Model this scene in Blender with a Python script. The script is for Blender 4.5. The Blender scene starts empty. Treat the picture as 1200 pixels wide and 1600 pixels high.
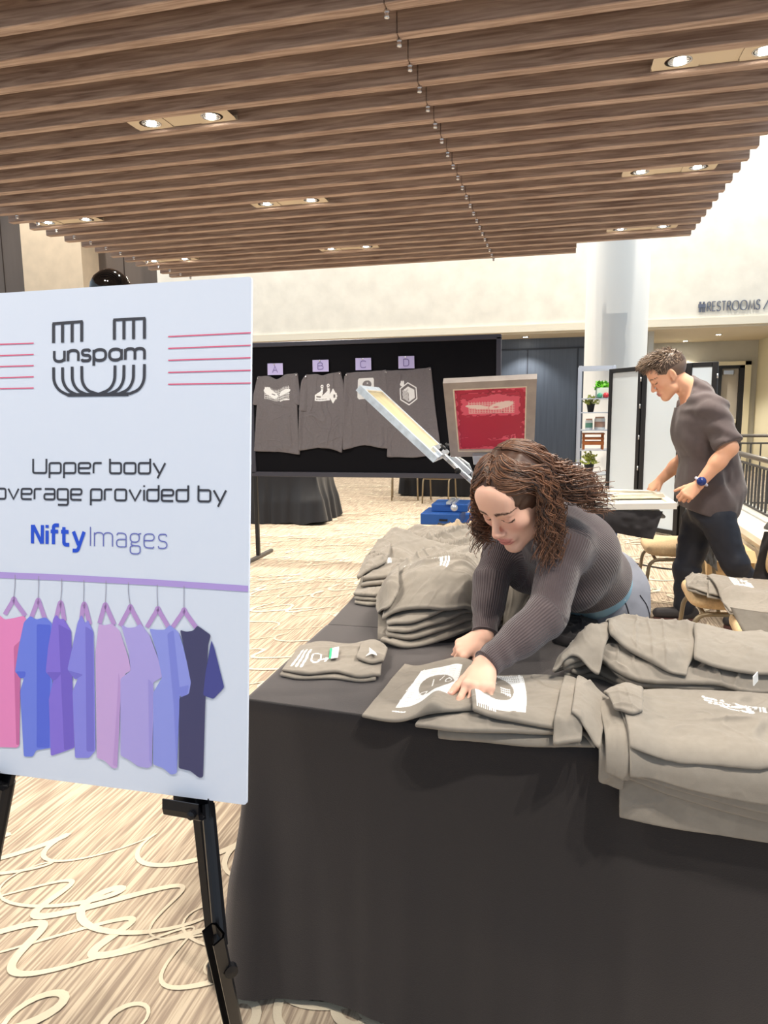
import bpy, math, random
import numpy as np
from mathutils import Vector, Matrix
PI = math.pi
rnd = random.Random(7)
SC = bpy.context.scene
COL = SC.collection

# ------------------------------------------------------------------ camera
F = 1110.0
EYE = np.array([0.0, 0.0, 1.42])
def _basis():
    d = np.array([272.0, 163.0, -F]); d /= np.linalg.norm(d)
    up = -np.array([90.0, -7800.0, -F]); up /= np.linalg.norm(up)
    up -= d * up.dot(d); up /= np.linalg.norm(up)
    return np.array([np.cross(d, up), d, up])
RW = _basis()                       # rows: world axes expressed in camera axes
cam_d = bpy.data.cameras.new('camera')
cam = bpy.data.objects.new('camera', cam_d); COL.objects.link(cam)
M4 = Matrix([list(RW[i]) + [EYE[i]] for i in range(3)] + [[0, 0, 0, 1]])
cam.matrix_world = M4
cam_d.sensor_fit = 'VERTICAL'; cam_d.sensor_height = 36.0; cam_d.lens = 36.0 * F / 1600.0
cam_d.clip_start = 0.05; cam_d.clip_end = 200
SC.camera = cam
# ------------------------------------------------------------------ light and exposure
SC.view_settings.view_transform = 'Standard'; SC.view_settings.look = 'None'
SC.view_settings.gamma = 1.0; SC.view_settings.use_curve_mapping = False
SC.view_settings.exposure = 0.75
world = bpy.data.worlds.new('room_daylight'); SC.world = world; world.use_nodes = True
bg = world.node_tree.nodes['Background']
bg.inputs['Color'].default_value = (0.74, 0.87, 1.0, 1); bg.inputs['Strength'].default_value = 0.46
SPOT_POWER = 108.0
SPOT_COLOR = (1.0, 0.92, 0.80)

# ------------------------------------------------------------------ points from sight lines
def ray(px, py):
    return RW @ np.array([px - 600.0, 800.0 - py, -F])
def onz(px, py, z):
    r = ray(px, py); return EYE + r * ((z - EYE[2]) / r[2])
def ony(px, py, y):
    r = ray(px, py); return EYE + r * (y / r[1])
def onx(px, py, x):
    r = ray(px, py); return EYE + r * (x / r[0])
def onplane(px, py, o, n):
    r = ray(px, py); return EYE + r * (np.dot(o - EYE, n) / np.dot(r, n))
def V(*a): return np.array(a, float)
def unit(v): v = np.asarray(v, float); return v / np.linalg.norm(v)

# ------------------------------------------------------------------ materials
def lin(c):
    return tuple(((x / 255) / 12.92 if x / 255 <= 0.04045 else ((x / 255 + 0.055) / 1.055) ** 2.4) for x in c)
MATS = {}
def mat(name, rgb, rough=0.7, metal=0.0, spec=0.5, noise=None, bump=None, emit=None, attr=None, trans=0.0, sheen=0.0, alpha=1.0):
    """noise=(scale, amount) colour mottling; bump=(scale, strength); attr=colour attribute name"""
    if name in MATS: return MATS[name]
    m = bpy.data.materials.new(name); m.use_nodes = True; nt = m.node_tree; N = nt.nodes; L = nt.links
    b = N['Principled BSDF']
    c = (*lin(rgb), 1) if max(rgb) > 1.0 else (*rgb, 1)
    b.inputs['Base Color'].default_value = c; b.inputs['Roughness'].default_value = rough
    b.inputs['Metallic'].default_value = metal; b.inputs['Specular IOR Level'].default_value = spec
    if trans: b.inputs['Transmission Weight'].default_value = trans
    if sheen: b.inputs['Sheen Weight'].default_value = sheen
    if alpha < 1: b.inputs['Alpha'].default_value = alpha
    tc = N.new('ShaderNodeTexCoord')
    if noise:
        n = N.new('ShaderNodeTexNoise'); n.inputs['Scale'].default_value = noise[0]; n.inputs['Detail'].default_value = 4
        if len(noise) > 2:
            mp = N.new('ShaderNodeMapping'); mp.inputs['Scale'].default_value = noise[2]
            L.new(tc.outputs['Object'], mp.inputs['Vector']); L.new(mp.outputs[0], n.inputs['Vector'])
        else: L.new(tc.outputs['Object'], n.inputs['Vector'])
        mr = N.new('ShaderNodeMapRange'); mr.inputs['From Min'].default_value = .3; mr.inputs['From Max'].default_value = .7
        mr.inputs['To Min'].default_value = 1 - noise[1]; mr.inputs['To Max'].default_value = 1 + noise[1]
        L.new(n.outputs['Fac'], mr.inputs['Value'])
        vm = N.new('ShaderNodeVectorMath'); vm.operation = 'SCALE'; vm.inputs[0].default_value = c[:3]
        L.new(mr.outputs[0], vm.inputs['Scale']); L.new(vm.outputs[0], b.inputs['Base Color'])
    if bump:
        n2 = N.new('ShaderNodeTexNoise'); n2.inputs['Scale'].default_value = bump[0]; n2.inputs['Detail'].default_value = 3
        L.new(tc.outputs['Object'], n2.inputs['Vector'])
        bp = N.new('ShaderNodeBump'); bp.inputs['Strength'].default_value = bump[1]; bp.inputs['Distance'].default_value = 0.01
        L.new(n2.outputs['Fac'], bp.inputs['Height']); L.new(bp.outputs[0], b.inputs['Normal'])
    if attr == 'print':                                            # printed ink over cloth
        a = N.new('ShaderNodeAttribute'); a.attribute_name = 'ink'
        mx = N.new('ShaderNodeMix'); mx.data_type = 'RGBA'
        src = b.inputs['Base Color'].links[0].from_socket if b.inputs['Base Color'].is_linked else None
        if src: L.new(src, mx.inputs[6])
        else: mx.inputs[6].default_value = c
        mx.inputs[7].default_value = (0.82, 0.84, 0.86, 1)
        L.new(a.outputs['Fac'], mx.inputs[0]); L.new(mx.outputs[2], b.inputs['Base Color'])
    elif attr:
        a = N.new('ShaderNodeAttribute'); a.attribute_name = attr
        L.new(a.outputs['Color'], b.inputs['Base Color'])
    if emit:
        b.inputs['Emission Color'].default_value = (*emit[0], 1); b.inputs['Emission Strength'].default_value = emit[1]
    MATS[name] = m
    return m

# ------------------------------------------------------------------ objects
def origin(o):
    p = np.zeros(3)
    while o is not None:
        p += np.array(o.location); o = o.parent
    return p
def link_mesh(name, verts, faces, mats, parent=None, smooth=False, fm=None, loc=None, ink=None, colors=None):
    verts = np.asarray(verts, float).reshape(-1, 3)
    base = origin(parent) if parent is not None else np.zeros(3)
    if loc is not None and parent is None: base = np.asarray(loc, float)
    me = bpy.data.meshes.new(name)
    v = verts - base
    if isinstance(faces, np.ndarray) and faces.ndim == 2:
        k = faces.shape[1]; nf = len(faces)
        me.vertices.add(len(v)); me.vertices.foreach_set('co', v.astype(np.float32).ravel())
        me.loops.add(nf * k); me.loops.foreach_set('vertex_index', faces.astype(np.int32).ravel())
        me.polygons.add(nf); me.polygons.foreach_set('loop_start', np.arange(0, nf * k, k, dtype=np.int32))
        me.update(calc_edges=True)
    else:
        me.from_pydata([tuple(x) for x in v], [], [tuple(int(i) for i in f) for f in faces])
    me.validate()
    if not isinstance(mats, (list, tuple)): mats = [mats]
    for m in mats: me.materials.append(m)
    if fm is not None and len(fm) == len(me.polygons): me.polygons.foreach_set('material_index', np.asarray(fm, np.int32))
    if ink is not None:
        at = me.attributes.new('ink', 'FLOAT', 'POINT'); at.data.foreach_set('value', np.asarray(ink, np.float32).ravel())
    if colors is not None:
        at = me.attributes.new('tint', 'FLOAT_COLOR', 'POINT')
        c4 = np.ones((len(v), 4), np.float32); c4[:, :3] = colors; at.data.foreach_set('color', c4.ravel())
    if smooth: me.polygons.foreach_set('use_smooth', np.ones(len(me.polygons), bool))
    me.update()
    o = bpy.data.objects.new(name, me); COL.objects.link(o)
    if parent is not None: o.parent = parent
    elif loc is not None: o.location = tuple(base)
    return o
def tag(o, label, cat, group=None):
    o['label'] = label; o['category'] = cat
    if group: o['group'] = group
    return o
def struct(o, label=None, cat='structure'):
    o['kind'] = 'structure'
    if label: o['label'] = label; o['category'] = cat
    return o
def thing(name, loc, label, cat, group=None):
    o = bpy.data.objects.new(name, None); COL.objects.link(o); o.location = tuple(float(x) for x in loc)
    o.empty_display_size = .1
    return tag(o, label, cat, group)

class MB:
    """collects shapes into one mesh"""
    def __init__(s): s.v = []; s.f = []; s.m = []
    def add(s, vs, fs, mi=0):
        n = len(s.v); s.v += [tuple(map(float, x)) for x in vs]
        s.f += [tuple(i + n for i in f) for f in fs]; s.m += [mi] * len(fs); return s
    def box(s, lo, hi, mi=0, bev=0.0):
        c = [(a + b) / 2 for a, b in zip(lo, hi)]; h = [abs(b - a) / 2 for a, b in zip(lo, hi)]
        return s.obox(c, (1, 0, 0), (0, 1, 0), h, mi, bev)
    def obox(s, c, ex, ey, h, mi=0, bev=0.0):
        ex = unit(ex); ey = unit(np.asarray(ey, float) - ex * np.dot(ex, ey)); ez = np.cross(ex, ey); c = np.asarray(c, float)
        b = min(bev, min(h) * .9)
        P = lambda x, y, z: c + ex * x + ey * y + ez * z
        if b <= 0:
            vs = [P(x * h[0], y * h[1], z * h[2]) for z in (-1, 1) for y in (-1, 1) for x in (-1, 1)]
            return s.add(vs, [(0, 2, 3, 1), (4, 5, 7, 6), (0, 1, 5, 4), (2, 6, 7, 3), (0, 4, 6, 2), (1, 3, 7, 5)], mi)
        vs = []; idx = {}
        for z in (-1, 1):
            for y in (-1, 1):
                for x in (-1, 1):
                    for k in range(3):
                        hh = [h[0] - b, h[1] - b, h[2] - b]; hh[k] = h[k]
                        idx[(x, y, z, k)] = len(vs); vs.append(P(x * hh[0], y * hh[1], z * hh[2]))
        fs = []
        for k in range(3):
            a, bb = [(1, 2), (2, 0), (0, 1)][k]
            for sg in (-1, 1):
                q = []
                for (p, r) in [(-1, -1), (1, -1), (1, 1), (-1, 1)]:
                    t = [0, 0, 0]; t[k] = sg; t[a] = p; t[bb] = r; q.append(idx[(*t, k)])
                fs.append(tuple(q if sg > 0 else q[::-1]))
        for k in range(3):                                           # edge chamfers, edges along axis k
            a, bb = [(1, 2), (2, 0), (0, 1)][k]
            for p in (-1, 1):
                for r in (-1, 1):
                    t0 = [0, 0, 0]; t0[k] = -1; t0[a] = p; t0[bb] = r; t1 = list(t0); t1[k] = 1
                    q = [idx[(*t0, a)], idx[(*t1, a)], idx[(*t1, bb)], idx[(*t0, bb)]]
                    fs.append(tuple(q if p * r < 0 else q[::-1]))
        for z in (-1, 1):
            for y in (-1, 1):
                for x in (-1, 1):
                    q = [idx[(x, y, z, k)] for k in range(3)]
                    fs.append(tuple(q if x * y * z > 0 else q[::-1]))
        return s.add(vs, fs, mi)
    def tube(s, pts, r, n=10, mi=0, cap=True, closed=False):
        pts = [np.asarray(p, float) for p in pts]; m = len(pts)
        rs = r if isinstance(r, (list, tuple, np.ndarray)) else [r] * m
        T = [unit(pts[(i + 1) % m if closed else min(i + 1, m - 1)] - pts[(i - 1) % m if closed else max(i - 1, 0)]) for i in range(m)]
        u = np.cross(T[0], [0, 0, 1]);
        if np.linalg.norm(u) < 1e-3: u = np.cross(T[0], [1, 0, 0])
        u = unit(u); vs = []
        for i in range(m):
            u = unit(u - T[i] * np.dot(u, T[i])); w = np.cross(T[i], u)
            for k in range(n):
                a = 2 * PI * k / n; vs.append(pts[i] + (u * math.cos(a) + w * math.sin(a)) * rs[i])
        fs = []
        for i in range(m if closed else m - 1):
            j = (i + 1) % m
            for k in range(n):
                k2 = (k + 1) % n; fs.append((i * n + k, i * n + k2, j * n + k2, j * n + k))
        if cap and not closed:
            fs.append(tuple(range(n))[::-1]); fs.append(tuple((m - 1) * n + k for k in range(n)))
        return s.add(vs, fs, mi)
    def lathe(s, c, prof, n=24, mi=0, axis=(0, 0, 1)):
        ax = unit(axis); u = np.cross(ax, [0, 1, 0]) if abs(ax[1]) < .9 else np.cross(ax, [1, 0, 0]); u = unit(u); w = np.cross(ax, u)
        c = np.asarray(c, float); vs = []
        for (r, z) in prof:
            for k in range(n):
                a = 2 * PI * k / n; vs.append(c + ax * z + (u * math.cos(a) + w * math.sin(a)) * r)
        fs = []
        for i in range(len(prof) - 1):
            for k in range(n):
                k2 = (k + 1) % n; fs.append((i * n + k, i * n + k2, (i + 1) * n + k2, (i + 1) * n + k))
        if prof[0][0] > 1e-4: fs.append(tuple(range(n))[::-1])
        if prof[-1][0] > 1e-4: fs.append(tuple((len(prof) - 1) * n + k for k in range(n)))
        return s.add(vs, fs, mi)
    def prism(s, poly, off, mi=0):
        """poly: 3D points, extruded by vector off"""
        n = len(poly); off = np.asarray(off, float); P = [np.asarray(p, float) for p in poly]
        nr = np.zeros(3)
        for i in range(n): nr += np.cross(P[i] - P[0], P[(i + 1) % n] - P[0])
        if np.dot(nr, off) < 0: P = P[::-1]
        vs = P + [p + off for p in P]
        fs = [tuple(range(n))[::-1], tuple(range(n, 2 * n))]
        for i in range(n):
            j = (i + 1) % n; fs.append((i, j, n + j, n + i))
        return s.add(vs, fs, mi)
    def build(s, name, mats, parent=None, smooth=False, loc=None):
        return link_mesh(name, s.v, s.f, mats, parent, smooth, s.m, loc)

def fillet(pts, r, closed=False, n=6):
    """round the corners of a 2D/3D polyline"""
    P = [np.asarray(p, float) for p in pts]; m = len(P); out = []
    for i in range(m):
        if not closed and i in (0, m - 1): out.append(P[i]); continue
        a, b, c = P[i - 1], P[i], P[(i + 1) % m]
        la, lc = np.linalg.norm(a - b), np.linalg.norm(c - b)
        k = min(r, la * .5, lc * .5)
        if k < 1e-6: out.append(b); continue
        p0 = b + (a - b) / la * k; p1 = b + (c - b) / lc * k
        for t in np.linspace(0, 1, n): out.append((1 - t) ** 2 * p0 + 2 * t * (1 - t) * b + t * t * p1)
    return out
def ribbon(poly, w, closed=False):
    """2D polyline to strip of quads: returns verts (2D), faces"""
    P = np.array([p for i, p in enumerate(poly) if i == 0 or np.linalg.norm(np.asarray(p) - np.asarray(poly[i - 1])) > 1e-6], float); m = len(P)
    if closed and np.linalg.norm(P[0] - P[-1]) < 1e-6: P = P[:-1]; m -= 1
    V2 = []
    for i in range(m):
        a = P[i - 1] if (closed or i > 0) else P[i]; c = P[(i + 1) % m] if (closed or i < m - 1) else P[i]
        d0 = P[i] - a; d1 = c - P[i]
        n0 = np.array([-d0[1], d0[0]]) / (np.linalg.norm(d0) + 1e-12); n1 = np.array([-d1[1], d1[0]]) / (np.linalg.norm(d1) + 1e-12)
        if not closed and i == 0: n0 = n1
        if not closed and i == m - 1: n1 = n0
        nn = n0 + n1; nn /= (np.linalg.norm(nn) + 1e-9); k = 1 / max(.75, np.dot(nn, n1))
        ww = (w[i] if hasattr(w, '__len__') else w) / 2 * k
        V2 += [P[i] + nn * ww, P[i] - nn * ww]
    Fs = []
    for i in range(m if closed else m - 1):
        j = (i + 1) % m; Fs.append((2 * i + 1, 2 * j + 1, 2 * j, 2 * i))
    return V2, Fs

# ------------------------------------------------------------------ value noise
def _hash(ix, iy, iz, seed):
    h = (ix.astype(np.int64) * 374761393 + iy.astype(np.int64) * 668265263 + iz.astype(np.int64) * 2147483647 + seed * 974634777) & 0xffffffff
    h = ((h ^ (h >> 13)) * 1274126177) & 0xffffffff
    h = ((h ^ (h >> 16)) * 2246822519) & 0xffffffff
    return ((h ^ (h >> 15)) & 0xffffff) / float(0xffffff)
def noise3(x, y, z, seed=0):
    x, y, z = np.broadcast_arrays(np.asarray(x, float), np.asarray(y, float), np.asarray(z, float))
    ix, iy, iz = np.floor(x), np.floor(y), np.floor(z)
    fx, fy, fz = x - ix, y - iy, z - iz
    s = lambda t: t * t * t * (t * (t * 6 - 15) + 10)
    fx, fy, fz = s(fx), s(fy), s(fz); r = 0
    for dx in (0, 1):
        for dy in (0, 1):
            for dz in (0, 1):
                w = (fx if dx else 1 - fx) * (fy if dy else 1 - fy) * (fz if dz else 1 - fz)
                r = r + w * _hash(ix + dx, iy + dy, iz + dz, seed)
    return r * 2 - 1
def noise2(x, y, seed=0): return noise3(x, y, np.zeros_like(np.asarray(x, float)), seed)
def creases(x, y, seed, ang, f=(3.0, 11.0)):
    """long soft cloth folds, sharp pinched ridges and finer wrinkles"""
    c, s_ = math.cos(ang), math.sin(ang)
    a = x * c + y * s_; b = -x * s_ + y * c
    wx = noise2(a * 6, b * 6, seed + 5) * .07; wy = noise2(a * 6, b * 6, seed + 9) * .07
    msk = np.clip(noise2(a * 4.5, b * 4.5, seed + 31) * 1.6 + .45, 0, 1); msk2 = np.clip(noise2(a * 5, b * 5, seed + 37) * 1.6 + .35, 0, 1)
    n1 = noise2((a + wx) * f[0], (b + wy) * f[1], seed)
    r1 = np.exp(-(noise2((a + wx) * f[0] * 1.3, (b + wy) * f[1] * 1.2, seed + 1) / .13) ** 2)
    r2 = np.exp(-(noise2((b + wx * 1.6) * f[0] * 1.7, (a + wy * 1.6) * f[1] * 1.5, seed + 3) / .11) ** 2)
    r3 = np.exp(-(noise2((a + b) * 9 + wx * 30, (a - b) * 22, seed + 4) / .16) ** 2)
    n3 = noise2(a * 24 + n1, b * 44, seed + 2)
    return n1 * .7 + r1 * msk * .95 + r2 * msk2 * .7 + r3 * .22 + n3 * .16

# ------------------------------------------------------------------ implicit surfaces (bodies, clothes, hair)
def cone(a, b, ra, rb):
    a = np.asarray(a, float); b = np.asarray(b, float); ab = b - a; L = ab.dot(ab) + 1e-12
    def f(P):
        q = P - a; h = np.clip(q @ ab / L, 0, 1)
        return np.linalg.norm(q - h[:, None] * ab, axis=1) - (ra + (rb - ra) * h)
    return f
def ell(c, r, R=None):
    c = np.asarray(c, float); r = np.asarray(r, float)
    def f(P):
        q = P - c
        if R is not None: q = q @ R            # R columns: local axes in world
        k0 = np.linalg.norm(q / r, axis=1); k1 = np.linalg.norm(q / (r * r), axis=1) + 1e-9
        return k0 * (k0 - 1) / k1
    return f
def rbox(c, h, rad, R=None):
    c = np.asarray(c, float); h = np.asarray(h, float)
    def f(P):
        q = P - c
        if R is not None: q = q @ R
        d = np.abs(q) - (h - rad)
        return np.linalg.norm(np.maximum(d, 0), axis=1) + np.minimum(d.max(axis=1), 0) - rad
    return f
def smin(a, b, k):
    h = np.clip(.5 + .5 * (b - a) / k, 0, 1)
    return b + (a - b) * h - k * h * (1 - h)
def smax(a, b, k): return -smin(-a, -b, k)
class Field:
    def __init__(s): s.ops = []
    def u(s, f, k=.01): s.ops.append(('u', f, k)); return s
    def sub(s, f, k=.006): s.ops.append(('s', f, k)); return s
    def isect(s, f, k=.004): s.ops.append(('i', f, k)); return s
    def disp(s, f): s.ops.append(('d', f, 0)); return s
    def __call__(s, P):
        d = None
        for op, f, k in s.ops:
            v = f(P)
            if d is None: d = v
            elif op == 'u': d = smin(d, v, k)
            elif op == 's': d = smax(d, -v, k)
            elif op == 'i': d = smax(d, v, k)
            else: d = d + v
        return d
def polygonise(f, lo, hi, h, pad=0.02):
    """surface nets on a sparse grid; returns verts, quads"""
    lo = np.asarray(lo, float); hi = np.asarray(hi, float); B = 8
    nb = np.ceil((hi - lo) / (h * B)).astype(int)
    bi = np.stack(np.meshgrid(*[np.arange(n) for n in nb], indexing='ij'), -1).reshape(-1, 3)
    cen = lo + (bi + .5) * B * h
    d0 = np.concatenate([f(cen[i:i + 100000]) for i in range(0, len(cen), 100000)])
    act = np.abs(d0) < B * h * .9 + pad
    n = nb * B + 1
    D = np.empty(tuple(n), np.float32); D.fill(1.0)
    big = np.sign(d0).reshape(tuple(nb))
    D[:-1, :-1, :-1] = np.repeat(np.repeat(np.repeat(big, B, 0), B, 1), B, 2)
    g = np.stack(np.meshgrid(*[np.arange(B + 1)] * 3, indexing='ij'), -1).reshape(-1, 3)
    ab = bi[act]; CH = 400
    for i in range(0, len(ab), CH):
        blk = ab[i:i + CH]
        I = (blk[:, None, :] * B + g[None]).reshape(-1, 3)
        D[I[:, 0], I[:, 1], I[:, 2]] = f(lo + I * h)
    S = D < 0
    c = np.zeros(tuple(n - 1), np.int8)
    for dx in (0, 1):
        for dy in (0, 1):
            for dz in (0, 1):
                c += S[dx:n[0] - 1 + dx, dy:n[1] - 1 + dy, dz:n[2] - 1 + dz]
    cells = np.argwhere((c > 0) & (c < 8))
    idx = np.full(tuple(n - 1), -1, np.int32); idx[cells[:, 0], cells[:, 1], cells[:, 2]] = np.arange(len(cells))
    off = np.array([(x, y, z) for x in (0, 1) for y in (0, 1) for z in (0, 1)])
    val = np.stack([D[cells[:, 0] + o[0], cells[:, 1] + o[1], cells[:, 2] + o[2]] for o in off], 1)
    acc = np.zeros((len(cells), 3)); cnt = np.zeros(len(cells))
    for i in range(8):
        for j in range(i + 1, 8):
            if np.abs(off[i] - off[j]).sum() == 1:
                m = (val[:, i] < 0) != (val[:, j] < 0)
                t = val[m, i] / (val[m, i] - val[m, j])
                acc[m] += off[i] + t[:, None] * (off[j] - off[i]); cnt[m] += 1
    verts = lo + (cells + acc / cnt[:, None]) * h
    quads = []
    for ax in range(3):
        o = [0, 0, 0]; o[ax] = 1
        sl0 = tuple(slice(0, n[k] - o[k]) for k in range(3)); sl1 = tuple(slice(o[k], n[k]) for k in range(3))
        e = np.argwhere(S[sl0] != S[sl1])
        a, b = [(1, 2), (2, 0), (0, 1)][ax]
        e = e[(e[:, a] > 0) & (e[:, b] > 0) & (e[:, a] < n[a] - 1) & (e[:, b] < n[b] - 1) & (e[:, ax] < n[ax] - 1)]
        q = []
        for (da, db) in ((1, 1), (0, 1), (0, 0), (1, 0)):
            t = e.copy(); t[:, a] -= da; t[:, b] -= db; q.append(idx[t[:, 0], t[:, 1], t[:, 2]])
        q = np.stack(q, 1); ins = S[e[:, 0], e[:, 1], e[:, 2]]
        q[~ins] = q[~ins][:, ::-1]
        quads.append(q)
    Q = np.concatenate(quads); Q = Q[(Q >= 0).all(1)]
    return verts, Q
# ================================================================== STRUCTURE
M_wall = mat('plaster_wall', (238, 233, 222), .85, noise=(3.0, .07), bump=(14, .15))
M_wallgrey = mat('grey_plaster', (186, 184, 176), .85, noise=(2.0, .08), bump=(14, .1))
M_ledge = mat('ledge_paint', (240, 232, 214), .6)
M_soffit = mat('soffit_paint', (205, 192, 168), .8)
M_blue = mat('blue_grey_panel', (78, 88, 104), .45, noise=(30, .12, (1, 1, .04)))
M_taupe = mat('taupe_panel', (104, 92, 84), .6, noise=(6, .06, (1, 1, .1)))
M_beige = mat('beige_pillar', (226, 204, 176), .8, noise=(4, .06))
M_column = mat('white_column', (250, 248, 242), .55)
M_dark = mat('dark_void', (58, 46, 40), .9)
M_black = mat('black_metal', (20, 20, 22), .45)
M_steel = mat('brushed_steel', (190, 192, 196), .35, .85)
M_cream = mat('cream_trim', (226, 218, 190), .6)
M_doorleaf = mat('door_leaf', (176, 168, 156), .5)

# carpet: striped ground woven along Y, with cream looping bands
def carpet():
    m = bpy.data.materials.new('striped_carpet'); m.use_nodes = True; nt = m.node_tree; N, L = nt.nodes, nt.links
    b = N['Principled BSDF']; b.inputs['Roughness'].default_value = .95; b.inputs['Specular IOR Level'].default_value = .1
    tc = N.new('ShaderNodeTexCoord'); mp = N.new('ShaderNodeMapping')
    mp.inputs['Rotation'].default_value = (0, 0, -.05); mp.inputs['Scale'].default_value = (1, .035, 1)
    L.new(tc.outputs['Object'], mp.inputs['Vector'])
    n = N.new('ShaderNodeTexNoise'); n.inputs['Scale'].default_value = 95; n.inputs['Detail'].default_value = 2
    L.new(mp.outputs[0], n.inputs['Vector'])
    r = N.new('ShaderNodeValToRGB'); e = r.color_ramp.elements
    e[0].position = .40; e[0].color = (*lin((158, 141, 125)), 1); e[1].position = .60; e[1].color = (*lin((206, 190, 168)), 1)
    k = e.new(.5); k.color = (*lin((184, 166, 146)), 1)
    L.new(n.outputs['Fac'], r.inputs['Fac'])
    n2 = N.new('ShaderNodeTexNoise'); n2.inputs['Scale'].default_value = 1.1; n2.inputs['Detail'].default_value = 2
    L.new(tc.outputs['Object'], n2.inputs['Vector'])
    mx = N.new('ShaderNodeMix'); mx.data_type = 'RGBA'; mx.blend_type = 'MULTIPLY'; mx.inputs[0].default_value = .35
    L.new(r.outputs[0], mx.inputs[6]); L.new(n2.outputs['Color'], mx.inputs[7])
    mm = N.new('ShaderNodeMix'); mm.data_type = 'RGBA'; mm.inputs[0].default_value = .0
    L.new(r.outputs[0], b.inputs['Base Color'])
    n3 = N.new('ShaderNodeTexNoise'); n3.inputs['Scale'].default_value = 260; L.new(tc.outputs['Object'], n3.inputs['Vector'])
    bp = N.new('ShaderNodeBump'); bp.inputs['Strength'].default_value = .25; bp.inputs['Distance'].default_value = .004
    L.new(n3.outputs['Fac'], bp.inputs['Height']); L.new(bp.outputs[0], b.inputs['Normal'])
    return m
M_carpet = carpet()
M_loop = mat('carpet_loop', (222, 209, 186), .95, spec=.1, bump=(260, .2))
fb = MB(); fb.add([(-15, -3, 0), (7, -3, 0), (7, 21, 0), (-15, 21, 0)], [(0, 1, 2, 3)], 0)
R2 = random.Random(11)
def loop_band(x0, y0, ang, length, zz, w):
    c, s = math.cos(ang), math.sin(ang); P = []; ws = []
    ph = R2.uniform(0, 6); a1 = R2.uniform(.10, .17); a2 = R2.uniform(.10, .2); k = R2.uniform(9.0, 15.0); a1 *= .62; a2 *= .62
    n = int(length * 56)
    for i in range(n):
        t = length * i / n
        u = t * .62 + a1 * math.sin(k * t + ph) + .05 * math.sin(2.1 * t + ph); v = a2 * math.cos(k * t * .98 + ph) + .16 * math.sin(1.3 * t + 2 * ph)
        P.append((x0 + u * c - v * s, y0 + u * s + v * c)); ws.append(w * (.75 + .45 * math.sin(k * t * .5 + ph)))
    v2, f2 = ribbon(P, ws)
    tri = [t for q in f2 for t in ((q[0], q[1], q[2]), (q[0], q[2], q[3]))]; up = lambda t: (v2[t[1]][0] - v2[t[0]][0]) * (v2[t[2]][1] - v2[t[0]][1]) - (v2[t[1]][1] - v2[t[0]][1]) * (v2[t[2]][0] - v2[t[0]][0])
    tri = [t if up(t) > 0 else t[::-1] for t in tri if abs(up(t)) > 1e-9]
    fb.add([(p[0], p[1], zz + .00022 * length * i / len(v2)) for i, p in enumerate(v2)], tri, 1)
zz = .0006
for i in range(66):
    y = -.2 + i * .21 + R2.uniform(-.08, .08)
    loop_band(-6.5 + R2.uniform(-.6, .6), y, R2.uniform(-.12, .12), 17, zz, .021); zz += .00006
floor = struct(fb.build('floor', [M_carpet, M_loop]), 'beige striped carpet with cream looping bands', 'carpet')

# walls
wb = MB(); wb.box((-8.29, 14.0, 2.87), (7, 14.3, 8.2))
struct(wb.build('wall_back', M_wall), 'pale plaster bulkhead wall above the blue panels', 'wall')
w = MB(); w.box((-8.29, 13.95, 2.84), (7, 14.0, 2.97)); struct(w.build('trim_1', M_ledge), 'cream ledge strip along the bulkhead', 'trim')
w = MB(); w.box((-8.29, 14.0, 2.80), (1.6, 15.0, 2.87)); w.box((1.6, 14.0, 2.80), (7, 17.2, 2.87)); struct(w.build('trim_2', M_soffit), 'tan soffit under the bulkhead', 'soffit')
w = MB(); w.box((-8.3, 14.9, .12), (1.6, 15.1, 2.8))
for x in (-6.6, -5.0, -3.4, -1.9, -.62, .36): w.box((x - .012, 14.885, .15), (x + .012, 14.9, 2.6), 1)
w.box((-8.3, 14.88, 2.58), (1.6, 14.9, 2.61), 1)
struct(w.build('wall_rear', [M_blue, mat('panel_joint', (38, 46, 60), .6)]), 'blue grey panelled wall under the bulkhead', 'wall')
w = MB(); w.box((-8.3, 14.86, 0), (1.6, 15.1, .14)); struct(w.build('baseboard_rear', mat('tan_base', (196, 172, 128), .6)), 'tan base strip of the rear wall', 'baseboard')
w = MB(); w.box((-14, 14.6, 0), (-8.29, 14.8, 8.2))
for x in (-9.45, -12.6): w.box((x - .01, 14.59, 0), (x + .01, 14.6, 8.2), 1)
struct(w.build('wall_left', [M_taupe, M_dark]), 'dark taupe panelled wall behind the sign board', 'wall')
w = MB(); w.box((-11.58, 14.0, 0), (-10.08, 14.6, 8.2)); struct(w.build('trim_3', M_beige), 'beige pilaster on the dark left wall', 'pilaster')
w = MB(); w.lathe((.80, 11.2, 0), [(.46, 0), (.46, .1), (.44, .12), (.44, 8.2)], 48); struct(w.build('trim_4', M_column, smooth=True), 'round white column rising to the ceiling', 'column')
# recess with the restroom door
w = MB(); w.box((1.6, 17.0, 0), (2.62, 17.2, 2.8)); w.box((2.62, 17.0, 2.36), (4.0, 17.2, 2.8)); w.box((4.0, 17.0, 0), (4.14, 17.2, 2.8))
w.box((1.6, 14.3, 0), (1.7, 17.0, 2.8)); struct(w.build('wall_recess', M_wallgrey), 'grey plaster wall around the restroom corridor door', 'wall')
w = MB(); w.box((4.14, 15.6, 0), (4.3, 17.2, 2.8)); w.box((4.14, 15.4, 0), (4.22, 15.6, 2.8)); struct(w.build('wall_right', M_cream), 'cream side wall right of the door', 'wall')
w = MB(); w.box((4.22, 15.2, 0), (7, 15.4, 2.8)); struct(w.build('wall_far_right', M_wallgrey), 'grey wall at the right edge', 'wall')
d = bpy.data.objects.new('door_1', None); COL.objects.link(d); d.location = (3.3, 17, 0); struct(d, 'taupe door with push bar and dark frame', 'door')
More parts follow.
